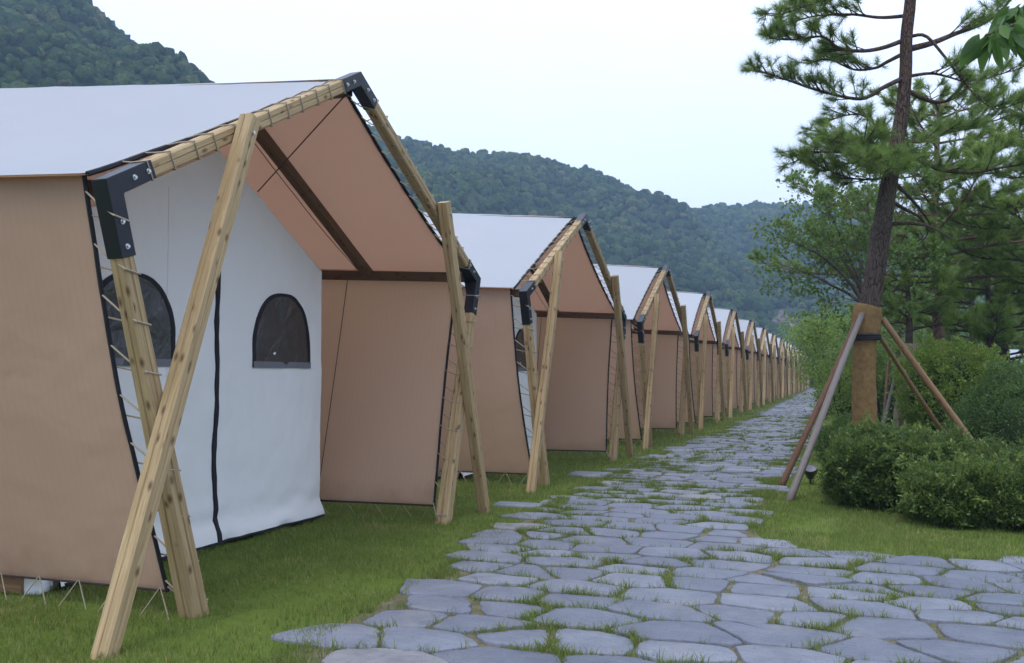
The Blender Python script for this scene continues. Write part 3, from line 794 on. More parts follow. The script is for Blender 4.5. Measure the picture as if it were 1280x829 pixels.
# ------------------------------------------------------------------ grass
from mathutils.kdtree import KDTree
S2 = [(cx_, cy_, np.array(pts)) for cx_, cy_, pts in stones]
cells = {}
for i, (cx_, cy_, pts) in enumerate(S2):
    lo = np.floor(pts.min(0) / 0.5).astype(int); hi = np.floor(pts.max(0) / 0.5).astype(int)
    for a in range(lo[0], hi[0] + 1):
        for c in range(lo[1], hi[1] + 1): cells.setdefault((a, c), []).append(i)
def on_stone(x, y, shrink=0.97):
    for i in cells.get((int(math.floor(x / 0.5)), int(math.floor(y / 0.5))), ()):
        cx_, cy_, P = S2[i]; q = (P - (cx_, cy_)) * shrink + (cx_, cy_); ins = False
        n = len(q); x0, y0 = q[-1]
        for x1, y1 in q:
            if (y1 > y) != (y0 > y) and x < (x0 - x1) * (y - y1) / (y0 - y1) + x1: ins = not ins
            x0, y0 = x1, y1
        if ins: return True
    return False
def vnoise(x, y, s, seed=0.0):
    return np.array([mnoise.noise(Vector((a * s, b_ * s, seed))) for a, b_ in zip(x, y)])
GP = []   # x, y, height, width
def scatter(n, x0, x1, y0, y1, h, wdt):
    x = RNG.uniform(x0, x1, n); y = RNG.uniform(y0, y1, n)
    ok = ~in_path(x, y, 0.05)
    for c, r_ in STEP: ok &= (np.hypot((x - c[0]), (y - c[1])) > r_ * 0.8)
    x, y = x[ok], y[ok]
    GP.append(np.stack([x, y, np.full(len(x), h), np.full(len(x), wdt)], 1))
def view_ok(x, y, m=70):
    v = np.stack([x, y, np.zeros_like(x) - EYE], 1); z = v @ FWD; px = CX + F * (v @ RGT) / z; py = CY - F * (v @ UPV) / z
    return (z > 1) & (px > -m) & (px < 1280 + m) & (py < 829 + 120)
scatter(90000, -7.0, -2.7, 3.2, 9.5, 0.038, 0.0042)
scatter(46000, -7.5, -2.7, 9.5, 15, 0.042, 0.006)
scatter(40000, -8, -2.7, 15, 28, 0.05, 0.010)
scatter(30000, -8, -2.7, 28, 60, 0.055, 0.02)
scatter(16000, -7, -2.7, 60, 112, 0.06, 0.035)
scatter(60000, -0.95, 3.2, 7.8, 12, 0.042, 0.0048)
scatter(16000, -0.95, 4, 12, 20, 0.055, 0.008)
scatter(12000, -1.1, 5, 20, 40, 0.06, 0.015)
scatter(9000, -2.6, 6, 40, 112, 0.07, 0.035)
A = np.concatenate(GP); A = A[view_ok(A[:, 0], A[:, 1])]
nz = vnoise(A[:, 0], A[:, 1], 1.3) + 0.8 * vnoise(A[:, 0], A[:, 1], 5.0, 3.0)
dryn = vnoise(A[:, 0], A[:, 1], 2.1, 11.0) + 0.7 * vnoise(A[:, 0], A[:, 1], 7.0, 5.0)
keep = RNG.random(len(A)) < np.clip(0.72 + 0.8 * nz - 0.5 * np.maximum(dryn, 0), 0.10, 1); A = A[keep]; nz = nz[keep]; dryn = dryn[keep]
A[:, 2] *= 0.75 + 0.55 * RNG.random(len(A)) + 0.25 * nz
# tufts in the joints of the path
tx = []; 
for (n, y0, y1, x0, x1, hh, ww_, sp_) in ((56000, 3.3, 9.5, -2.95, 4.2, 0.078, 0.0048, 0.045), (36000, 9.0, 16, -3.3, -0.85, 0.075, 0.006, 0.05), (28000, 16, 34, -3.3, -0.9, 0.065, 0.011, 0.06), (10000, 34, 80, -3.4, -1.2, 0.06, 0.028, 0.08)):
    x = RNG.uniform(x0, x1, n); y = RNG.uniform(y0, y1, n)
    pn = vnoise(x, y, 0.9, 7.0) + 0.5 * vnoise(x, y, 3.0, 2.0)
    pr = np.clip(0.42 + 1.9 * pn, 0.03, 1.0)
    ok = in_path(x, y, -0.03) & (RNG.random(n) < pr) & view_ok(x, y)
    for a, c in zip(x[ok], y[ok]):
        if on_stone(a, c, 0.965): continue
        m = random.randint(5, 12); hs = hh * random.uniform(0.35, 1.1)
        px_ = RNG.normal(a, sp_ * 0.55, m); py_ = RNG.normal(c, sp_ * 0.3, m)
        for u_, v_ in zip(px_, py_):
            if on_stone(u_, v_, 0.93): continue
            tx.append((u_, v_, hs * random.uniform(0.6, 1.2), ww_))
Bt = np.array(tx); tn = RNG.uniform(-0.1, 0.6, len(Bt))
A = np.concatenate([A, Bt]); nz = np.concatenate([nz, tn]); dryn = np.concatenate([dryn, np.full(len(Bt), -0.5)])
N = len(A); yaw_ = RNG.uniform(0, 2 * np.pi, N); lean = RNG.uniform(0.15, 0.95, N); ld = RNG.uniform(0, 2 * np.pi, N)
sx, sy = np.cos(yaw_) * A[:, 3] / 2, np.sin(yaw_) * A[:, 3] / 2
hx, hy = np.cos(ld) * lean * A[:, 2], np.sin(ld) * lean * A[:, 2]
V = np.zeros((N, 5, 3))
V[:, 0] = np.stack([A[:, 0] - sx, A[:, 1] - sy, np.full(N, -0.004)], 1); V[:, 1] = np.stack([A[:, 0] + sx, A[:, 1] + sy, np.full(N, -0.004)], 1)
V[:, 2] = np.stack([A[:, 0] + sx * .8 + hx * .35, A[:, 1] + sy * .8 + hy * .35, A[:, 2] * 0.6], 1); V[:, 3] = np.stack([A[:, 0] - sx * .8 + hx * .35, A[:, 1] - sy * .8 + hy * .35, A[:, 2] * 0.6], 1)
V[:, 4] = np.stack([A[:, 0] + hx, A[:, 1] + hy, A[:, 2]], 1)
base = (np.arange(N) * 5)[:, None]
Fg = np.concatenate([base + [0, 1, 2], base + [0, 2, 3], base + [3, 2, 4]])
tint = np.clip(0.40 + 0.30 * nz + RNG.normal(0, 0.16, N), 0, 1); dry = RNG.random(N) < np.clip(0.07 + 0.6 * np.maximum(dryn, 0), 0, 0.6); tint[dry] = 1.0
go = np_mesh('grass', V.reshape(-1, 3), Fg, M['grass'], None, np.tile(tint, 3)); tag(go, 'short green lawn grass and tufts in the joints of the path', 'grass', kind='stuff')

# ------------------------------------------------------------------ plants
def leaf_quads(P, Nn, L, W, droop=0.0, jit=0.7):
    n = len(P); d = unit(Nn * 0.6 + RNG.normal(0, jit, (n, 3))); d[:, 2] -= droop; d = unit(d)
    s = unit(np.cross(d, RNG.normal(0, 1, (n, 3)))); L = L * RNG.uniform(0.65, 1.25, (n, 1)); W = W * RNG.uniform(0.75, 1.2, (n, 1))
    nn = np.cross(d, s)
    V = np.stack([P, P + d * L * 0.45 + s * W / 2 + nn * L * 0.06, P + d * L, P + d * L * 0.45 - s * W / 2 + nn * L * 0.06], 1)
    F_ = (np.arange(n) * 4)[:, None] + np.array([0, 1, 2, 3])
    return V.reshape(-1, 3), F_
def needles(P, Dv, k, L, w):
    """k needles round every tuft point P with axis Dv, as thin triangles"""
    n = len(P); P = np.repeat(P, k, 0); Dv = np.repeat(Dv, k, 0)
    P = P - Dv * RNG.uniform(0, 0.13, (n * k, 1))
    d = unit(Dv * 0.75 + RNG.normal(0, 0.5, (n * k, 3))); s = unit(np.cross(d, RNG.normal(0, 1, (n * k, 3))))
    L = L * RNG.uniform(0.7, 1.15, (n * k, 1))
    V = np.stack([P - s * w / 2, P + s * w / 2, P + d * L], 1)
    return V.reshape(-1, 3), np.arange(n * k * 3).reshape(-1, 3)
def smooth_line(pts, n):
    """Catmull-Rom through points"""
    P = [np.array(p, float) for p in pts]; P = [2 * P[0] - P[1]] + P + [2 * P[-1] - P[-2]]; out_ = []
    m = len(P) - 3
    for i in range(n + 1):
        t = i / n * m; k = min(int(t), m - 1); u = t - k; a, b_, c, d = P[k:k + 4]
        out_.append(0.5 * (2 * b_ + (c - a) * u + (2 * a - 5 * b_ + 4 * c - d) * u * u + (3 * b_ - a - 3 * c + d) * u ** 3))
    return out_
def twigs_on(line, r0, mb, tp, td, start=0.3, spacing=0.13, tl=0.42, upb=0.25, sub=True):
    """side twigs along a limb; tuft points are appended to tp, td"""
    L = [np.linalg.norm(line[i + 1] - line[i]) for i in range(len(line) - 1)]; tot = sum(L); s = start * tot
    while s < tot:
        a = 0; i = 0
        while i < len(L) - 1 and a + L[i] < s: a += L[i]; i += 1
        u = (s - a) / L[i]; p = line[i] * (1 - u) + line[i + 1] * u; t = unit(line[i + 1] - line[i])
        f = s / tot
        side = unit(np.cross(t, [0, 0, 1])) * random.choice((-1, 1))
        d = unit(t * random.uniform(0.35, 0.9) + side * random.uniform(0.3, 1.0) + np.array([0, 0, upb + random.uniform(-0.35, 0.35)]))
        l = tl * random.uniform(0.55, 1.2) * (1.15 - 0.5 * f)
        q = p + d * l * 0.55 + np.array([0, 0, 0.02]); e = p + d * l + np.array([0, 0, 0.07 * l / 0.4])
        mb.tube([p, q, e], [0.011, 0.008, 0.004], 4, caps=False)
        tp.append(e); td.append(unit(e - q + np.array([0, 0, 0.04]))); tp.append(q * 0.4 + e * 0.6); td.append(unit(d + RNG.normal(0, 0.2, 3)))
        if sub:
            for _ in range(random.randint(1, 2)):
                d2 = unit(d + RNG.normal(0, 0.55, 3) + np.array([0, 0, 0.1])); e2 = q + d2 * l * random.uniform(0.35, 0.6)
                mb.tube([q, e2], [0.006, 0.003], 3, caps=False); tp.append(e2); td.append(d2)
        s += spacing * random.uniform(0.6, 1.4)
    t = unit(line[-1] - line[-2]); tp.append(line[-1]); td.append(t)

def crown_mesh(name, V, F_, mat, parent, tint, tw, twmat):
    """foliage and the thin twigs that carry it as one crown mesh"""
    if tw is not None and tw.v:
        tv = np.array(tw.v); tf = np.array(tw.f)
        if F_.shape[1] == 3: tf = np.concatenate([tf[:, :3], tf[:, [0, 2, 3]]])
        nf = len(F_); F_ = np.concatenate([F_, tf + len(V)]); V = np.concatenate([V, tv]); tint = np.concatenate([tint, np.zeros(len(tf))])
    o = np_mesh(name, V, F_, mat, parent, tint)
    if tw is not None and tw.v:
        o.data.materials.append(twmat); mi = np.zeros(len(F_), np.int32); mi[nf:] = 1; o.data.polygons.foreach_set('material_index', mi)
    return o

# --- main pine (traced trunk and limbs, at its own depth)
DP = 12.5
base = ground_at(1080, DP)
pine = empty('pine_tree', base)
def rel(p): return np.array(p) - base
trunk_px = [(1081, 612), (1081, 535), (1080, 470), (1083, 400), (1090, 367), (1101, 293), (1113, 220), (1126, 151), (1132, 92), (1133, 46), (1138, 0), (1140, -60), (1136, -130), (1128, -190)]
trunk_dep = [0, 0, 0, 0, 0, 0.03, 0.06, 0.1, 0.1, 0.05, 0, -0.05, -0.1, -0.1]
tl = [rel(at(x, y, DP + dd)) for (x, y), dd in zip(trunk_px, trunk_dep)]
tline = smooth_line(tl, 44)
zs = [p[2] for p in tline]
rad = [float(np.interp(z, [-0.1, 0.5, 2.3, 3.4, 4.6, 5.6, 6.6, 8.6], [0.175, 0.158, 0.142, 0.132, 0.106, 0.086, 0.079, 0.033])) for z in zs]
lb_ = MB(); lb_.tube(tline, rad, 16)
LIMBS = [  # pixel polylines, depth offset at the tip, radius at the root
    ([(1131, 50), (1103, 60), (1076, 64), (1048, 60), (1028, 46), (989, 50), (960, 48)], -0.5, 0.034),
    ([(1131, 66), (1108, 78), (1094, 85), (1067, 87), (1035, 74), (1010, 80)], 0.7, 0.030),
    ([(1128, 98), (1103, 110), (1080, 123), (1053, 121), (1012, 110), (975, 97), (943, 88)], -0.3, 0.036),
    ([(1132, 20), (1100, 22), (1060, 18), (1010, 22), (965, 40)], 0.5, 0.028),
    ([(1137, -5), (1110, -12), (1060, -8), (1000, 10), (968, 22)], -0.8, 0.03),
    ([(1137, -30), (1170, -38), (1220, -30), (1280, -40)], 0.6, 0.03),
    ([(1138, -50), (1100, -62), (1040, -60), (990, -40)], 0.4, 0.03),
    ([(1122, 160), (1105, 168), (1088, 150), (1070, 143), (1040, 150), (1022, 170)], 0.6, 0.022),
    ([(1114, 205), (1088, 196), (1050, 190), (1010, 192), (990, 206)], -0.6, 0.032),
    ([(1112, 214), (1092, 206), (1062, 204), (1030, 214), (1006, 204)], 0.5, 0.026),
    ([(1116, 190), (1090, 178), (1066, 180), (1040, 176)], -1.2, 0.022),
    ([(1134, 62), (1165, 54), (1195, 42), (1232, 28), (1258, 6), (1275, -20)], 0.5, 0.048),
    ([(1133, 96), (1160, 92), (1177, 94), (1200, 101), (1225, 110)], -0.4, 0.026),
    ([(1132, 112), (1156, 124), (1176, 128), (1197, 120), (1215, 106), (1240, 96), (1275, 86)], 0.3, 0.034),
    ([(1136, 46), (1157, 45), (1180, 70), (1200, 96), (1222, 122), (1247, 136), (1285, 124)], -0.6, 0.026),
    ([(1118, 186), (1150, 200), (1176, 212), (1215, 216), (1250, 210), (1290, 204)], -0.9, 0.046),
    ([(1112, 222), (1140, 250), (1158, 272), (1163, 282)], 0.5, 0.032),
    ([(1105, 282), (1130, 279), (1158, 282), (1176, 290), (1192, 300)], -0.6, 0.034),
    ([(1108, 248), (1132, 262), (1150, 272), (1160, 290), (1148, 306)], 0.4, 0.03),
    ([(1117, 195), (1110, 205), (1096, 206), (1080, 200)], -1.5, 0.022),
    ([(1119, 180), (1128, 196), (1122, 208), (1104, 216)], -1.1, 0.02),
    ([(1113, 216), (1096, 224), (1060, 222), (1020, 206)], -0.2, 0.024),
    ([(1120, 170), (1150, 178), (1190, 165), (1225, 160)], 0.8, 0.028),
]
tw = MB(); tp = []; td = []
for i, (px, dd, r0) in enumerate(LIMBS):
    m = len(px); wpts = [rel(at(x, y, DP + 0.08 + dd * (k / (m - 1)) ** 1.1)) for k, (x, y) in enumerate(px)]
    ln = smooth_line(wpts, 22); lb_.tube(ln, [max(0.007, r0 * (1 - 0.8 * k / 22)) for k in range(23)], 7)
    if i in (16, 17, 18): continue
    dense = 0.052 if px[-1][0] < px[0][0] else 0.07
    twigs_on(ln, r0, tw, tp, td, 0.12 if i in (8, 9, 10, 19, 20, 21) else 0.28, dense, 0.40)
lb_.build('trunk', M['bark'], pine, True)
tp = np.array(tp); td = np.array(td)
NK = 56; V, F_ = needles(tp, td, NK, 0.14, 0.0052)
tt = np.clip(np.repeat(RNG.normal(0.45, 0.2, len(tp)), NK) + RNG.normal(0, 0.1, len(F_)), 0, 1)
crown_mesh('crown', V, F_, M['needle'], pine, tt, tw, M['bark'])
# cones
cn = MB()
for i in RNG.choice(len(tp), 26, False):
    c = tp[i] - td[i] * 0.16; cn.tube([c, c + td[i] * 0.02, c + td[i] * 0.045, c + td[i] * 0.06], [0.012, 0.027, 0.02, 0.005], 7)
tag(cn.build('pine_cones', M['bark'], pine, True), kind='stuff')
# burlap wrap on the trunk
b = MB(); wp = [p for p in tline if -0.05 <= p[2] <= 2.46]; wp = smooth_line(wp, 26)
b.tube(wp, [float(np.interp(p[2], [0, 0.6, 1.6, 2.2, 2.45], [0.198, 0.174, 0.157, 0.154, 0.147])) + 0.004 * math.sin(k * 2.2) for k, p in enumerate(wp)], 18)
wr = b.build('burlap_wrap', M['burlap'], pine, True)
cpt = [p for p in tline if 2.02 <= p[2] <= 2.47]
b = MB(); b.tube(smooth_line(cpt, 8), [0.19, 0.196, 0.198, 0.196, 0.2, 0.198, 0.194, 0.19, 0.178], 18); b.build('wrap_collar', M['burlap'], wr, True)
b = MB(); c0 = cpt[0]
for dz in (-0.03, -0.005, 0.02): b.tube([(c0[0] + 0.203 * math.cos(a), c0[1] + 0.203 * math.sin(a), c0[2] + dz) for a in np.linspace(0, 2 * np.pi, 25)], 0.013, 6)
b.build('tie_rope', M['binding'], wr, True)
tag(pine, 'tall crooked pine with orange-brown burlap round its lower trunk, propped by poles beside the path', 'tree', 'trees on the right of the path')

def stake_set(base_w, polez, label, top=None):
    st = empty('tree_support', base_w)
    for (tp_, ft_, r_, mt, lab) in polez:
        b = MB(); a = np.array(ft_) - base_w; c = np.array(tp_) - base_w; d = unit(c - a); a = a - d * 0.08
        n = 14; pts = []
        sd_ = unit(np.cross(d, [0, 0, 1]))
        for k in range(n + 1):
            u = k / n; pts.append(a + (c + d * 0.06 - a) * u + sd_ * 0.012 * math.sin(u * 5 + r_ * 900))
        b.tube(pts, [r_ * (1.08 - 0.18 * k / n) * (1 + 0.03 * math.sin(k * 2.7)) for k in range(n + 1)], 10, v0=random.uniform(0, 9))
        o = b.build('pole', M[mt], st, True)
        if lab: o['label'] = lab
    tag(st, label, 'tree support', 'pole props round the trees'); return st
zc = 2.22
cxy = base + np.array([cpt[2][0], cpt[2][1], 0])
def rim(dx, dy, z): v = np.array([dx, dy, 0.0]); v = v / np.linalg.norm(v) * 0.235; return cxy + v + np.array([0, 0, z])
f1 = ground_at(975, 12.45 * 0.958 + 0.0); 
gA = ground_at(983, EYE * F / (625 - 469.0)); gB = ground_at(975, EYE * F / (608 - 469.0)); gC = ground_at(1249, EYE * F / (604 - 469.0)); gD = ground_at(1206, 14.6)
stake_set(base, [
    (rim(*(gA - base)[:2], 2.30), gA, 0.043, 'stake_grey', 'pale grey weathered pole'),
    (rim(*(gB - base)[:2], 2.18), gB, 0.040, 'stake_dark', 'dark red-brown pole'),
    (rim(*(gC - base)[:2], 2.24), gC, 0.047, 'stake_brown', 'thick tan brown pole'),
    (rim(*(gD - base)[:2] + np.array([0.4, 0.6]), 2.1), gD, 0.034, 'stake_brown', None)],
    'set of grey and brown poles propping the burlap-wrapped pine')

# --- generic pine standing farther back
def pine_tree(px, dep, hgt, lean, r0, limbs, label, z0=1.6, spread=1.9, mat='needle_far', bk='bark_red', ntuft=52, nl=0.16, nw=0.0105, topz=None, wrap=None, name='pine_tree', group='trees on the right of the path'):
    bw = ground_at(px, dep); root = empty(name, bw)
    n = 16; tl_ = []
    ph = random.uniform(0, 6)
    for k in range(n + 1):
        u = k / n; tl_.append(np.array([lean * u + 0.12 * math.sin(u * 4 + ph), 0.1 * math.sin(u * 5 + ph), -0.1 + (hgt + 0.1) * u]))
    lb2 = MB(); lb2.tube(tl_, [r0 * (1 - 0.75 * k / n) for k in range(n + 1)], 10)
    if wrap:
        b = MB(); wq = [p for p in tl_ if p[2] < wrap + 0.4]; b.tube(smooth_line(wq, 10), [r0 * 1.15 + 0.01 * math.sin(k * 2) for k in range(11)], 12); b.build('burlap_wrap', M['burlap_grey'], root, True)
    tw2 = MB(); tp2 = []; td2 = []
    for k in range(limbs):
        u = z0 / hgt + (1 - z0 / hgt) * (k + 0.5) / limbs
        i = min(n - 1, int(u * n)); p = tl_[i] + (tl_[i + 1] - tl_[i]) * (u * n - i)
        an = k * 2.4 + random.uniform(-0.5, 0.5); L = spread * (1.12 - 0.75 * ((u - z0 / hgt) / (1 - z0 / hgt)) ** 1.4) * random.uniform(0.7, 1.15)
        dx, dy = math.cos(an), math.sin(an); up = random.uniform(-0.05, 0.3)
        ln = smooth_line([p, p + np.array([dx * L * .35, dy * L * .35, L * up * 0.2 + 0.05]), p + np.array([dx * L * .7 + random.uniform(-.1, .1), dy * L * .7, L * up * 0.5]), p + np.array([dx * L, dy * L, L * up + 0.1])], 12)
        rr = r0 * 0.30 * (1.15 - 0.6 * u); lb2.tube(ln, [max(0.006, rr * (1 - 0.8 * q / 12)) for q in range(13)], 6)
        twigs_on(ln, rr, tw2, tp2, td2, 0.22, 0.095, 0.5, 0.3)
    twigs_on([np.array(p) for p in tl_[-4:]], 0.02, tw2, tp2, td2, 0.1, 0.12, 0.4, 0.4)
    lb2.build('trunk', M[bk], root, True)
    tp2 = np.array(tp2); td2 = np.array(td2)
    V, F_ = needles(tp2, td2, ntuft, nl, nw)
    tt = np.clip(np.repeat(RNG.normal(0.45, 0.2, len(tp2)), ntuft) + RNG.normal(0, 0.1, len(F_)), 0, 1)
    crown_mesh('crown', V, F_, M[mat], root, tt, tw2, M[bk])
    tag(root, label, 'tree', group); return root

pine_tree(1178, 19.0, 7.4, 0.05, 0.16, 38, 'straight pine with reddish trunk standing behind the light green bush', 3.5, 3.1)
pine_tree(1122, 18.2, 3.9, 0.2, 0.13, 14, 'shorter pine with grey wrapped trunk just right of the tall burlap-wrapped pine', 2.4, 1.1, bk='bark', wrap=1.9)
pine_tree(1262, 23.0, 6.0, -0.2, 0.13, 30, 'pine with drooping boughs at the right edge of the picture', 1.9, 2.4, bk='bark')
pine_tree(1215, 29.0, 6.2, 0.2, 0.14, 30, 'dark pine behind and right of the straight red-trunked pine', 1.6, 2.6, bk='bark', nw=0.014)
pine_tree(1335, 17.5, 6.6, 0.0, 0.13, 26, 'pine half cut off by the right edge, its boughs over the dark shrubs', 3.1, 2.3, bk='bark')
pine_tree(1228, 21.5, 5.4, 0.3, 0.12, 26, 'leaning mid green pine between the red-trunked pine and the drooping one', 1.9, 2.1, bk='bark')
pine_tree(1125, 34.0, 5.6, 0.2, 0.13, 26, 'distant pine low behind the burlap-wrapped trunk', 1.4, 2.3, bk='bark', nw=0.016)
bq = ground_at(1122, 18.2)
stake_set(bq, [(bq + np.array([-0.15, -0.05, 1.75]), ground_at(1098, 17.2), 0.035, 'stake_dark', None), (bq + np.array([0.02, -0.16, 1.8]), ground_at(1092, 16.5), 0.040, 'stake_grey', None), (bq + np.array([0.16, 0, 1.75]), ground_at(1178, 18.2), 0.036, 'stake_brown', None)],
          'pole props of the grey-wrapped pine, behind the clipped hedge')

# --- broadleaf trees
def broadleaf(name, bw, stems, leafn, L, W, mat, label, cat='tree', group='trees on the right of the path', bk='bark_thin', blob=0.32, nrep=10, droop=0.1):
    """stems: list of (polyline relative to base, root radius). Twigs grow on the outer part and carry leaves"""
    root = empty(name, bw); st = MB(); tq_ = MB(); ends = []
    for pl, r_ in stems:
        ln = smooth_line(pl, 14); st.tube(ln, [max(0.004, r_ * (1 - 0.85 * k / 14)) for k in range(15)], 7)
        tot = np.linalg.norm(ln[-1] - ln[0])
        for k in range(nrep):
            u = 0.35 + 0.65 * (k + random.random()) / nrep; i = min(13, int(u * 14)); p = ln[i]; t = unit(ln[min(14, i + 1)] - ln[i])
            d = unit(t * 0.7 + RNG.normal(0, 0.55, 3)); l = tot * random.uniform(0.12, 0.30) * (1.3 - 0.6 * u); e = p + d * l + np.array([0, 0, 0.03])
            tq_.tube([p, p + d * l * 0.5, e], [0.008, 0.006, 0.003], 4, caps=False)
            ends.append(e); ends.append(p + d * l * 0.65)
            for q in range(2):
                d2 = unit(d + RNG.normal(0, 0.6, 3)); e2 = p + d * l * 0.5 + d2 * l * 0.6; tq_.tube([p + d * l * 0.5, e2], [0.005, 0.002], 3, caps=False); ends.append(e2)
    st.build('trunk', M[bk], root, True)
    E_ = np.array(ends); n = len(E_); idx = RNG.integers(0, n, leafn)
    off = RNG.normal(0, 1, (leafn, 3)) * [blob, blob, blob * 0.55]
    P = E_[idx] + off
    ok = P[:, 2] > 0.03; P = P[ok]; idx = idx[ok]
    V, F_ = leaf_quads(P, np.tile([0, 0, 0.2], (len(P), 1)), L, W, droop, 0.8)
    cl = RNG.normal(0.45, 0.2, n)
    crown_mesh('crown', V, F_, M[mat], root, np.clip(cl[idx] + RNG.normal(0, 0.13, len(P)), 0, 1), tq_, M[bk])
    tag(root, label, cat, group); return root
# vase-shaped multi-stem tree behind the main pine
DV = 16.0; vb = ground_at(1086, DV)
def vs(*px): return [at(x, y, DV + d) - vb for x, y, d in px]
stems = []
for (tips, r_) in (([(1086, 560, 0), (1084, 400, 0), (1040, 330, -.4), (985, 300, -.9)], 0.05), ([(1086, 560, 0), (1084, 395, 0), (1050, 320, .5), (1005, 272, .8)], 0.045),
                   ([(1086, 560, 0), (1085, 390, 0), (1056, 310, 0), (1030, 252, -.3)], 0.045), ([(1086, 560, 0), (1086, 380, 0), (1068, 300, .6), (1056, 236, .9)], 0.04),
                   ([(1086, 560, 0), (1086, 390, 0), (1090, 310, -.5), (1082, 240, -.8)], 0.04), ([(1086, 560, 0), (1085, 400, 0), (1030, 352, .3), (975, 330, .4)], 0.035), ([(1086, 560, 0), (1087, 380, 0), (1110, 310, .4), (1130, 250, .7)], 0.035)):
    stems.append((vs(*tips), r_ * 1.25))
broadleaf('broadleaf_tree', vb, stems, 5600, 0.085, 0.052, 'leaf_olive', 'multi-stemmed tree fanning out in thin bare-looking branches left behind the tall pine', blob=0.09, nrep=12)

def sapling(px, dep, h, spread, leafn, L, mat, label, nst=4, cat='tree', blob=0.2, name='young_tree', r_=0.02, group='trees on the right of the path'):
    bw = ground_at(px, dep); st = []
    for k in range(nst):
        a = random.uniform(0, 6.28); s = spread * random.uniform(0.4, 1)
        st.append(([np.array([0, 0, -0.05]), np.array([0.2 * s * math.cos(a), 0.2 * s * math.sin(a), h * .35]), np.array([0.6 * s * math.cos(a), 0.6 * s * math.sin(a), h * .7]), np.array([s * math.cos(a), s * math.sin(a), h * random.uniform(0.85, 1.05)])], r_))
    return broadleaf(name, bw, st, leafn, L, L * 0.55, mat, label, cat, group, 'bark', blob, 9)
sapling(1032, 30.0, 3.4, 1.0, 5200, 0.11, 'leaf_light', 'light green young tree beside the far end of the path', 6, blob=0.3)
sapling(1052, 16.8, 1.55, 0.4, 2600, 0.06, 'leaf_light', 'low yellow-green sapling on thin dark stems left of the burlap-wrapped trunk', 6, blob=0.17)
sapling(1100, 21.0, 2.4, 0.7, 4200, 0.08, 'leaf_light', 'yellow-green sapling showing just right of the burlap-wrapped trunk', 6, blob=0.25)
sapling(1066, 24.0, 2.2, 0.9, 4200, 0.09, 'leaf_mid', 'mid green sapling seen between the grey pole and the burlap-wrapped trunk', 6, blob=0.3)
sapling(1046, 48.0, 4.2, 1.6, 6000, 0.17, 'leaf_mid', 'bushy tree at the far end of the path', 7, blob=0.5, r_=0.05)
sapling(1018, 118.0, 6.5, 3.0, 5000, 0.42, 'leaf_mid', 'small far tree closing the view past the last tent', 7, blob=1.1, r_=0.10)
sapling(1075, 75.0, 6.0, 3.0, 6000, 0.30, 'leaf_mid', 'far bushy tree behind the saplings right of the path end', 8, blob=0.9, r_=0.08)
sapling(1150, 60.0, 5.5, 3.4, 7000, 0.25, 'leaf_mid', 'broad far tree low behind the pines', 8, blob=0.9, r_=0.08)
sapling(1250, 50.0, 5.5, 3.4, 7000, 0.22, 'leaf_mid', 'broad far tree behind the drooping pine at the right edge', 8, blob=0.8, r_=0.08)

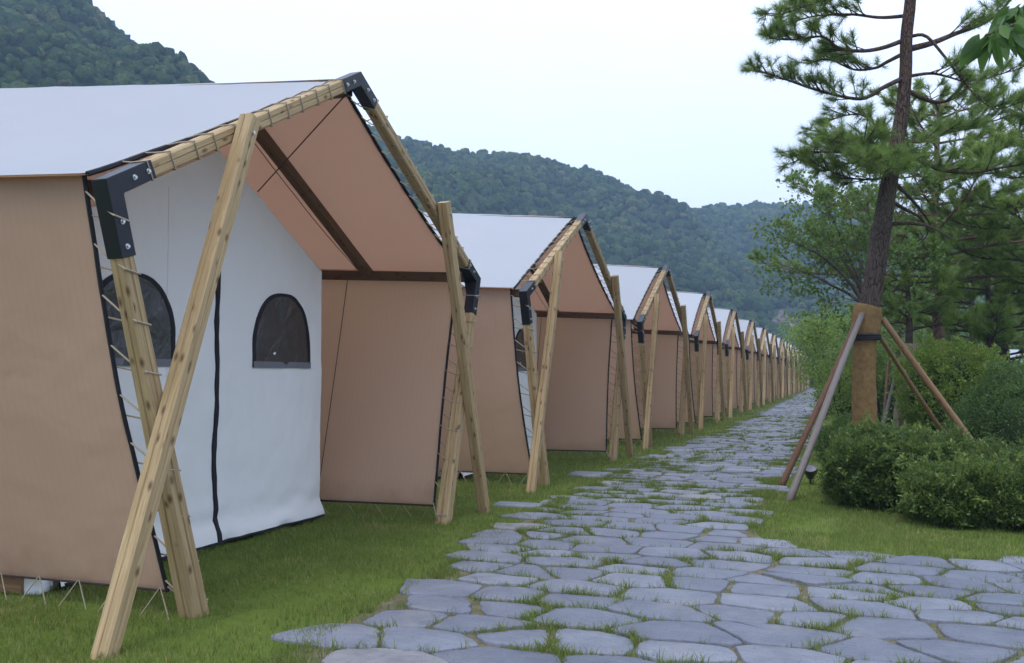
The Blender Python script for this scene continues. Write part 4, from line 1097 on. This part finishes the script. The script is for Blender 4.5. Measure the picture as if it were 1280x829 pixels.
# --- clipped hedges and bushes: lobed shells of small leaves over twigs and a solid dark core that stops see-through
def bush(name, cw, lobes, leafn, L, mat, label, cat, group, shell=0.10, core=0.80, bias=0.0):
    root = empty(name, cw)
    C = np.array([l[:3] for l in lobes]); S = np.array([l[3:6] for l in lobes])
    area = (S[:, 0] * S[:, 1] + S[:, 0] * S[:, 2] + S[:, 1] * S[:, 2]); idx = RNG.choice(len(C), leafn * 2, p=area / area.sum())
    d = unit(RNG.normal(0, 1, (leafn * 2, 3))); r_ = 1 - np.abs(RNG.normal(0, shell, (leafn * 2, 1)))
    ex = 0.8; dd = np.sign(d) * np.abs(d) ** ex; dd = dd / np.maximum((np.abs(dd) ** 3.2).sum(1, keepdims=True) ** (1 / 3.2), 1e-6)
    P = C[idx] + dd * S[idx] * r_
    LA = 0.20 * float(S.mean()) ** 0.5; FQ = 5.0 * (0.5 / float(S.mean())) ** 0.5
    lump = np.array([mnoise.fractal(Vector(tuple(p * FQ + cw[0])), 0.7, 2.0, 3) for p in P])
    P = P + unit(d) * (lump[:, None] * LA)
    ok = (P[:, 2] > 0.04)
    for c, s in zip(C, S): ok &= (np.abs((P - c) / (s * 0.78)) ** 3.2).sum(1) > 1
    P = P[ok][:leafn]; d = d[ok][:leafn]; lump = lump[ok][:leafn]
    sprn = max(40, leafn // 130); si = RNG.integers(0, len(P), sprn); sdir = unit(d[si] * 0.7 + np.array([0, 0, 0.7]) + RNG.normal(0, 0.35, (sprn, 3))); sl2 = RNG.uniform(2.0, 4.5, (sprn, 1)) * L
    kk = 16; u2 = RNG.uniform(0.1, 1, (sprn * kk, 1)); SP_ = np.repeat(P[si], kk, 0) + np.repeat(sdir * sl2, kk, 0) * u2 + RNG.normal(0, L * 0.22, (sprn * kk, 3))
    nb = len(P); P = np.concatenate([P, SP_]); d = np.concatenate([d, np.repeat(sdir, kk, 0)]); lump = np.concatenate([lump, np.zeros(len(SP_))])
    gz = P[:, 2] > 0.03; P = P[gz]; d = d[gz]; lump = lump[gz]
    spray = np.concatenate([np.zeros(nb), np.repeat(RNG.uniform(-0.1, 0.45, sprn), kk)])[gz]
    V, F_ = leaf_quads(P, d + np.array([0, 0, 0.45]), L, L * 0.5, 0.0, 0.6)
    tt = np.clip(0.33 + bias + spray + RNG.normal(0, 0.2, len(P)) + np.where(RNG.random(len(P)) < 0.1, 0.3, 0.0), 0, 1)
    np_mesh('leaves', V, F_, M[mat], root, tt)
    tw = MB(); inn = MB()
    for k in range(90):
        c, s = lobes[k % len(lobes)][:3], lobes[k % len(lobes)][3:]
        a = np.array([c[0] + random.uniform(-.35, .35) * s[0], c[1] + random.uniform(-.35, .35) * s[1], 0.0]); dv = unit(RNG.normal(0, 1, 3)); dv[2] = abs(dv[2]) * 0.8 - 0.1
        e = np.array(c) + dv * np.array(s) * random.uniform(0.7, 0.98); e[2] = max(e[2], 0.1)
        mid = (a + e) / 2 + RNG.normal(0, 0.05, 3); tw.tube([a, mid, e], [0.010, 0.007, 0.003], 4, caps=False)
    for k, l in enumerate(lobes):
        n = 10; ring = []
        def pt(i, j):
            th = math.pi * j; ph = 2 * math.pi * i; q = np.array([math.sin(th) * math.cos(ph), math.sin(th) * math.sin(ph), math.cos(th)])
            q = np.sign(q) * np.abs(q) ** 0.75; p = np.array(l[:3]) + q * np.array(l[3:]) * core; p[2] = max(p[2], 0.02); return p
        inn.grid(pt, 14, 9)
    tw.build('branches', M['twig'], root, True); inn.build('solid_core', M['inner_leaf'], root, True)
    tag(root, label, cat, group); return root
HG_ = 'clipped shrubs on the lawn island'
bush('hedge', (0.34, 11.25, 0), [(-0.12, -0.12, 0.38, 0.40, 0.62, 0.37), (0.24, -0.22, 0.37, 0.46, 0.55, 0.39), (0.1, 0.45, 0.40, 0.55, 0.55, 0.40), (0.6, 0.2, 0.38, 0.48, 0.65, 0.39), (0.02, 0.1, 0.46, 0.3, 0.35, 0.38)], 46000, 0.050, 'hedge', 'dense clipped hedge clump nearest the path, just right of the black spotlight', 'hedge', HG_)
bush('hedge', (1.30, 10.05, 0), [(-0.36, 0.0, 0.28, 0.36, 0.42, 0.27), (0.16, 0.0, 0.31, 0.50, 0.42, 0.29), (0.75, 0.1, 0.30, 0.5, 0.46, 0.29)], 40000, 0.044, 'hedge', 'low clipped hedge clump in front, with yellowish leaf tips, cut by the right edge', 'hedge', HG_, bias=0.2)
bush('hedge', (1.75, 12.3, 0), [(-0.5, 0.0, 0.28, 0.6, 0.7, 0.30), (0.4, 0.0, 0.30, 0.7, 0.7, 0.33), (1.1, 0.2, 0.36, 0.7, 0.8, 0.38)], 24000, 0.052, 'hedge', 'darker hedge behind the low front clump, at the foot of the brown pole', 'hedge', HG_, bias=-0.12)
SG = 'shrubs under the pines'
bush('shrub', tuple(ground_at(1186, 17.0)), [(-0.35, 0, 1.25, 0.55, 0.6, 0.7), (0.4, 0.1, 1.2, 0.6, 0.6, 0.75), (0.0, 0.0, 1.5, 0.6, 0.6, 0.58), (0.1, -0.2, 0.7, 0.8, 0.7, 0.66)], 24000, 0.062, 'leaf_light', 'round yellow-green bush between the wrapped pine and the red-trunked pine', 'shrub', SG, 0.2, 0.66, 0.25)
bush('shrub', tuple(ground_at(1246, 14.8)), [(0.0, 0, 0.75, 0.5, 0.6, 0.6), (0.2, 0.1, 1.2, 0.42, 0.5, 0.5), (-0.35, 0.1, 0.5, 0.4, 0.6, 0.45)], 13000, 0.050, 'leaf_mid', 'dark leafy bush in front of the yellow-green bush, right of the brown pole', 'shrub', SG, 0.2, 0.66)
bush('shrub', tuple(ground_at(1290, 14.0)), [(0.0, 0, 0.7, 0.7, 0.7, 0.66), (0.3, 0.2, 0.9, 0.6, 0.6, 0.65)], 11000, 0.052, 'leaf_mid', 'dark bush cut off by the right edge, above the hedges', 'shrub', SG, 0.18, 0.7, -0.1)
bush('shrub', tuple(ground_at(1138, 21.0)), [(0, 0, 0.75, 0.7, 0.7, 0.65), (0.6, 0.3, 0.8, 0.8, 0.7, 0.7)], 9000, 0.07, 'leaf_mid', 'mid green shrub behind the crossed poles of the grey-wrapped pine', 'shrub', SG, 0.2, 0.7)
bush('shrub', tuple(ground_at(1280, 24.0)), [(0, 0, 0.8, 1.2, 0.9, 0.75), (1.2, 0.3, 0.8, 1.2, 0.7, 0.8), (-1.2, 0.3, 0.7, 1.0, 0.7, 0.7)], 9000, 0.085, 'leaf_mid', 'wide far shrub at the right edge below the white roof', 'shrub', SG, 0.2, 0.7)
bush('shrub', tuple(ground_at(1044, 15.6)), [(0, 0, 0.30, 0.34, 0.4, 0.32), (0.25, 0.2, 0.38, 0.3, 0.4, 0.4)], 4500, 0.05, 'leaf_olive', 'small olive shrub at the foot of the low sapling, left of the wrapped trunk', 'shrub', SG, 0.25, 0.6)
bush('shrub', tuple(ground_at(1058, 34.0)), [(0, 0, 0.9, 1.1, 1.2, 0.9), (1.2, 0.3, 1.0, 1.2, 0.9, 1.0)], 7000, 0.11, 'leaf_mid', 'far shrub on the right edge of the path beyond the poles', 'shrub', SG, 0.2, 0.7)
bush('shrub', tuple(ground_at(1026, 104.0)), [(0, 0, 1.2, 2.0, 2.0, 1.2), (3, 2, 1.5, 2.4, 2.0, 1.5), (-3, 3, 1.2, 2, 2, 1.2)], 7000, 0.26, 'leaf_mid', 'far green shrubbery where the path ends', 'shrub', SG, 0.2, 0.75)

# overhanging branch of a broad-leaved tree standing just outside the frame on the right
lbw = ground_at(1500, 4.6); root = empty('broadleaf_tree', lbw)
tr = MB(); tq = smooth_line([np.array([0, 0, -0.1]), np.array([0.03, 0.05, 1.4]), np.array([-0.04, 0.05, 2.6]), np.array([0.0, 0.1, 4.2])], 16); tr.tube(tq, [0.11 - 0.005 * k for k in range(17)], 12)
def rl(px, py, d): return at(px, py, d) - lbw
br_lines = [[tq[11], rl(1400, 40, 4.5), rl(1330, 22, 4.4), rl(1278, 28, 4.3), rl(1232, 44, 4.2)], [tq[11], rl(1410, 10, 4.7), rl(1340, 0, 4.7), rl(1290, 8, 4.7), rl(1262, 20, 4.65)], [tq[12], rl(1420, -40, 4.9), rl(1350, -60, 5.0), rl(1300, -50, 5.1)]]
bl = tr; LP = []; LD = []
for q in br_lines:
    ln = smooth_line(q, 18); bl.tube(ln, [max(0.004, 0.03 * (1 - 0.9 * k / 18)) for k in range(19)], 6)
    for k in range(7, 19):
        for _ in range(7 if k > 10 else 3):
            s_ = unit(RNG.normal(0, 1, 3) * [1, 1, 0.3]); p = ln[k] + RNG.normal(0, 0.012, 3); LP.append(p + s_ * 0.03); LD.append(unit(s_ * 0.55 + np.array([0, 0, -0.95]) + unit(ln[k] - ln[k - 1]) * 0.3))
bl.build('trunk', M['bark_thin'], root, True)
LV = []; LF = []; tt = []
for p, d in zip(LP, LD):
    L = random.uniform(0.10, 0.19); W_ = L * random.uniform(0.34, 0.44); s_ = unit(np.cross(d, RNG.normal(0, 1, 3))); nn = np.cross(d, s_); o = len(LV)
    m = 6
    for k in range(m + 1):
        u = k / m; wv = W_ * 0.5 * math.sin(math.pi * min(1, u ** 0.8)) ** 0.9; bend = nn * L * 0.22 * u * u
        LV += [p + d * L * u + bend - s_ * wv + nn * wv * 0.35, p + d * L * u + bend, p + d * L * u + bend + s_ * wv + nn * wv * 0.35]
    for k in range(m):
        for c in range(2): LF.append((o + k * 3 + c, o + k * 3 + c + 1, o + (k + 1) * 3 + c + 1, o + (k + 1) * 3 + c)); tt.append(0)
    tv = min(1, max(0, random.gauss(0.5, 0.25)))
    for k in range(m * 2): tt[-1 - k] = tv
np_mesh('crown', np.array(LV), np.array(LF), M['leaf_big'], root, np.array(tt), True)
tag(root, 'drooping broad green leaves on a near branch hanging in at the top right corner', 'tree', 'trees on the right of the path')

# ------------------------------------------------------------------ small things
sb = ground_at(1011, EYE * F / (602 - 469.0) * 0.985)
sl_ = empty('garden_spotlight', sb)
b = MB(); b.tube([(0, 0, -0.05), (0, 0, 0.09)], 0.014, 8); b.box((0, 0, 0.085), (0.05, 0.10, 0.02)); b.build('ground_spike', M['housing'], sl_, True, 40)
ax = Vector((0.02, -0.80, 0.60)).normalized(); c0 = Vector((0, 0.0, 0.16))
b = MB(); b.tube([c0 - ax * 0.12, c0 - ax * 0.10, c0, c0 + ax * 0.06, c0 + ax * 0.065], [0.045, 0.058, 0.075, 0.092, 0.096], 18)
b.build('lamp_head', M['housing'], sl_, True, 40)
b = MB(); b.tube([c0 + ax * 0.060, c0 + ax * 0.072], [0.078, 0.072], 18); b.build('lens', M['lens'], sl_, True, 40)
b = MB(); e1 = ax.cross(Vector((1, 0, 0))).normalized(); e2 = ax.cross(e1)
vs_ = []; fs_ = []
for k in range(15):
    an = math.pi * (k / 14) * 1.15 - 0.24
    for (rr, dd) in ((0.097, 0.055), (0.108, 0.19), (0.102, 0.19), (0.091, 0.055)): vs_.append(c0 + ax * dd + (e2 * math.cos(an) * 1.0 + -e1 * math.sin(an) * (1 if True else 1)) * rr)
for k in range(14):
    for c in range(4): fs_.append((k * 4 + c, k * 4 + (c + 1) % 4, (k + 1) * 4 + (c + 1) % 4, (k + 1) * 4 + c))
b.add(vs_, fs_); b.build('glare_hood', M['housing'], sl_, True, 40)
tag(sl_, 'small black garden spotlight on the grass at the foot of the grey pole', 'spotlight')

# white box standing in for the inner tent's wall foot, and a wood block
bx = at(46, 736, 6.2); bx[2] = 0
b = MB(); b.box((0, 0, 0.085), (0.19, 0.24, 0.17)); b.box((0, 0, 0.176), (0.205, 0.255, 0.014)); o = b.build('wall_standin', M['standin'], None, bevel=0.006); o.location = tuple(bx); o.rotation_euler = (0, 0, 0.3); tag(o, 'white plastic block in place of the inner wall under the bottom hem of the nearest tent', 'box')
bx = at(8, 738, 6.15); bx[2] = 0
b = MB(); b.beam((-0.14, 0, 0.06), (0.17, 0.02, 0.06), square(0.055, 0.008, False), (0, 1, 0), 3.0); o = b.build('wood_block', M['stake_brown']); o.location = tuple(bx); tag(o, 'brown timber block on the ground under the nearest tent, left of the white block', 'wood block')

# white marquee roofs among the far trees
def marquee(px, dep, wd, dp, h, label):
    bw = ground_at(px, dep); root = empty('marquee_tent', bw)
    b = MB(); b.grid(lambda i, j: ((i - .5) * wd, (j - .5) * dp, h + 0.9 * (1 - abs(2 * j - 1)) - 0.06 * math.sin(math.pi * i)), 8, 8)
    b.grid(lambda i, j: ((i - .5) * wd, (j - .5) * dp, h - 0.02 + 0.9 * (1 - abs(2 * j - 1)) - 0.06 * math.sin(math.pi * i)), 8, 8, 0, True); b.build('roof_canvas', M['fly'], root, True, 30)
    b = MB(); b.grid(lambda i, j: ((i - .5) * wd, -dp / 2 + 0.1, 0.1 + (h - 0.15) * j), 8, 4, 0); b.build('side_panel', M['tan'], root)
    for sx_ in (-1, 1):
        for sy_ in (-1, 1):
            b = MB(); b.beam((sx_ * wd * .46, sy_ * dp * .46, -0.05), (sx_ * wd * .46, sy_ * dp * .46, h + 0.02), square(0.05, 0.01, False), (1, 0, 0), 2); b.build('post', M['wood'], root)
    root.rotation_euler = (0, 0, 0.15)
    tag(root, label, 'marquee', 'white canvas roofs among the trees')
marquee(1325, 34.0, 5.0, 4.0, 1.62, 'white canvas roof showing above the dark shrubs at the right edge')
marquee(1064, 58.0, 3.0, 3.0, 1.9, 'tiny white canvas roof far off between the grey pole and the wrapped trunk')

# leaning tripod of pale poles past the last tent
tb_ = ground_at(1018, 112.0)
stake_set(tb_, [(tb_ + np.array([0, 0, 2.6]), tb_ + np.array([0.9, -0.1, 0]), 0.07, 'wood', None), (tb_ + np.array([0.05, 0.1, 2.5]), tb_ + np.array([-0.7, 0, 0]), 0.07, 'wood', None), (tb_ + np.array([0, 0.15, 2.5]), tb_ + np.array([0.1, 0.9, 0]), 0.07, 'wood', None)], 'pale tripod of poles standing past the last tent at the path end')

# ------------------------------------------------------------------ hills and their woods
def hill(name, ridge, width, seed, step, gul):
    P = np.array([at(x, y, d) for x, y, d in ridge])
    lo = P[:, :2].min(0) - width * 1.2; hi = P[:, :2].max(0) + width * 1.2
    nx, ny = int((hi[0] - lo[0]) / step) + 1, int((hi[1] - lo[1]) / step) + 1
    X, Y = np.meshgrid(np.linspace(lo[0], hi[0], nx), np.linspace(lo[1], hi[1], ny), indexing='ij'); Q = np.stack([X.ravel(), Y.ravel()], 1)
    best = np.full(len(Q), 1e9); hz = np.zeros(len(Q))
    for a, c in zip(P[:-1], P[1:]):
        ab = (c - a)[:2]; t = np.clip(((Q - a[:2]) @ ab) / (ab @ ab), 0, 1); dd = np.linalg.norm(Q - (a[:2] + t[:, None] * ab), axis=1); h_ = a[2] + t * (c[2] - a[2])
        m = dd < best; best[m] = dd[m]; hz[m] = h_[m]
    u = np.clip(best / (width * hz / hz.max() + width * 0.25), 0, 1)
    prof = (1 - u) ** 1.12 * (1 + 0.25 * u)
    nn = np.array([mnoise.fractal(Vector((q[0] / gul, q[1] / gul, seed)), 0.8, 2.0, 4) for q in Q])
    Z = hz * prof + nn * hz * 0.20 * np.sin(np.pi * np.clip(u * 1.1, 0, 1)); Z = np.where(u >= 1, -0.45, np.maximum(Z, -0.45))
    V = np.concatenate([Q, Z[:, None]], 1); I = np.arange(nx * ny).reshape(nx, ny)
    F_ = np.stack([I[:-1, :-1].ravel(), I[1:, :-1].ravel(), I[1:, 1:].ravel(), I[:-1, 1:].ravel()], 1)
    o = np_mesh(name, V, F_, M['hill'], None, None, True); tag(o, kind='structure')
    return lo, hi, V.reshape(nx, ny, 3)
# icosphere template
def ico(sub):
    import bmesh
    bm = bmesh.new(); bmesh.ops.create_icosphere(bm, subdivisions=sub, radius=1.0); bm.verts.ensure_lookup_table()
    v = np.array([x.co[:] for x in bm.verts]); f = np.array([[x.index for x in q.verts] for q in bm.faces]); bm.free(); return v, f
TV, TF = ico(2)
VAR = []
for k in range(8):
    VAR.append(np.array([v * (1 + 0.42 * mnoise.fractal(Vector(tuple(v * 1.6)) + Vector((k * 7.1, 0, 0)), 0.7, 2.0, 3)) for v in TV]))
def forest(name, H_, n, rmin, rmax, label, skip=None):
    lo, hi, G = H_; nx, ny = G.shape[:2]
    u = RNG.uniform(0, 1, (n, 2)); X = lo + u * (hi - lo); fx = u[:, 0] * (nx - 1); fy = u[:, 1] * (ny - 1); i = np.minimum(fx.astype(int), nx - 2); j = np.minimum(fy.astype(int), ny - 2); a = fx - i; c = fy - j
    z = G[i, j, 2] * (1 - a) * (1 - c) + G[i + 1, j, 2] * a * (1 - c) + G[i, j + 1, 2] * (1 - a) * c + G[i + 1, j + 1, 2] * a * c
    P = np.stack([X[:, 0], X[:, 1], z], 1); v = P - [0, 0, EYE]; dz = v @ FWD; px = CX + F * (v @ RGT) / dz; py = CY - F * (v @ UPV) / dz
    ok = (z > 0.5) & (dz > 20) & (px > -70) & (px < 1350) & (py > -90) & (py < 480)
    # leave out trees on the far side of the ridge
    gx = (G[np.minimum(i + 1, nx - 1), j, 2] - G[i, j, 2]); gy = (G[i, np.minimum(j + 1, ny - 1), 2] - G[i, j, 2])
    nrm = np.stack([-gx / (G[1, 0, 0] - G[0, 0, 0]), -gy / (G[0, 1, 1] - G[0, 0, 1]), np.ones(n)], 1)
    ok &= (unit(nrm) * unit(-v)).sum(1) > -0.12
    if skip: ok &= ~((np.abs(px - skip[0]) < skip[2]) & (np.abs(py - skip[1]) < skip[3]) & (RNG.random(n) < 0.85))
    P = P[ok]; n = len(P); r_ = rmin * 0.75 + (rmax - rmin * 0.75) * RNG.random(n) ** 1.6 * 1.25; rot = RNG.uniform(0, 6.28, n); kv = RNG.integers(0, 8, n)
    T_ = np.array(VAR)[kv] * (r_[:, None, None] * np.stack([np.ones(n), np.ones(n), RNG.uniform(0.8, 1.25, n)], 1)[:, None, :])
    cr_, sr_ = np.cos(rot)[:, None], np.sin(rot)[:, None]
    V = np.stack([T_[:, :, 0] * cr_ - T_[:, :, 1] * sr_, T_[:, :, 0] * sr_ + T_[:, :, 1] * cr_, T_[:, :, 2]], 2) + (P + np.stack([np.zeros(n), np.zeros(n), r_ * 0.55], 1))[:, None, :]
    F_ = (np.arange(n) * len(TV))[:, None, None] + TF[None]
    big = np.array([mnoise.noise(Vector((p[0] / 45, p[1] / 45, 2.0))) for p in P])
    tt = np.repeat(np.clip(0.42 + 0.35 * big + RNG.normal(0, 0.27, n), 0, 1), len(TF))
    o = np_mesh(name, V.reshape(-1, 3), F_.reshape(-1, 3), M['forest'], None, tt, True); tag(o, label, 'woods', kind='stuff')
    print(name, n, V[..., 2].max())
HM = hill('hill', [(100, 100, 300), (300, 130, 315), (420, 150, 325), (500, 178, 335), (560, 190, 345), (640, 198, 360), (700, 218, 370), (760, 243, 385), (830, 260, 400), (900, 258, 420), (960, 255, 440), (1010, 258, 450), (1100, 276, 460), (1200, 290, 470), (1320, 300, 480), (1500, 300, 480)], 150.0, 3.0, 7.0, 60.0)
HL = hill('hill', [(-420, -70, 210), (-250, -75, 205), (-60, -70, 200), (60, -34, 200), (116, 22, 205), (163, 66, 212), (200, 98, 220), (236, 136, 235), (310, 215, 260), (400, 340, 280)], 110.0, 11.0, 5.0, 45.0)
forest('forest', HM, 130000, 1.0, 1.75, 'dense bluish green woods over the long far hillside behind the tents', (982, 400, 16, 13))
forest('forest', HL, 90000, 0.75, 1.5, 'dense green woods on the nearer hillside at the top left corner')

# bare rock scar at the foot of the hill
def hill_z(H_, x, y):
    lo, hi, G = H_; nx, ny = G.shape[:2]; i = int(np.clip((x - lo[0]) / (hi[0] - lo[0]) * (nx - 1), 0, nx - 1)); j = int(np.clip((y - lo[1]) / (hi[1] - lo[1]) * (ny - 1), 0, ny - 1)); return G[i, j, 2]
rc = at(985, 405, 300)
for dep in range(120, 460, 2):
    q_ = at(985, 402, dep)
    if q_[2] < hill_z(HM, q_[0], q_[1]) + 1.5: rc = at(982, 402, dep + 1.5); break
print('rock', rc, dep)
b = MB(); n = 26
def rockpt(i, j):
    sc_w = 8.5 * (0.55 + 0.45 * math.sin(math.pi * min(1, j * 1.15))); p = np.array([(i - .5) * sc_w, (j - .5) * 4.0 - 3.0 * math.sin(math.pi * i), 6.5 * j + 1.2 * math.sin(i * 7)])
    return p + np.array([mnoise.fractal(Vector((p[0] * .25, p[2] * .25, 5)), 0.7, 2, 4), -2.5 * abs(mnoise.fractal(Vector((p[0] * .3, p[2] * .3, 1)), 0.6, 2, 4)), 0]) * 1.2
b.grid(rockpt, n, n)
b.grid(lambda i, j: rockpt(i, j) + np.array([0, 5.0, -2.0]), n, n, 0, True)
o = b.build('rock_face', M['rock'], None, True); o.location = (rc[0], rc[1], rc[2] - 4.2); tag(o, kind='structure')

# ------------------------------------------------------------------ air
b = MB(); b.box((0, 150, 56.5), (1640, 1900, 116.0)); hz_ = b.build('haze', None); hz_.data.materials.clear()
m, t = new_mat('air_haze'); oo = t.nodes.new('ShaderNodeOutputMaterial'); pv = t.nodes.new('ShaderNodeVolumePrincipled')
pv.inputs['Color'].default_value = (0.52, 0.70, 1.0, 1); pv.inputs['Density'].default_value = 0.00072; pv.inputs['Anisotropy'].default_value = 0.2
t.links.new(pv.outputs[0], oo.inputs['Volume']); hz_.data.materials.append(m)
tag(hz_, 'thin bluish haze in the air', 'haze', kind='stuff')
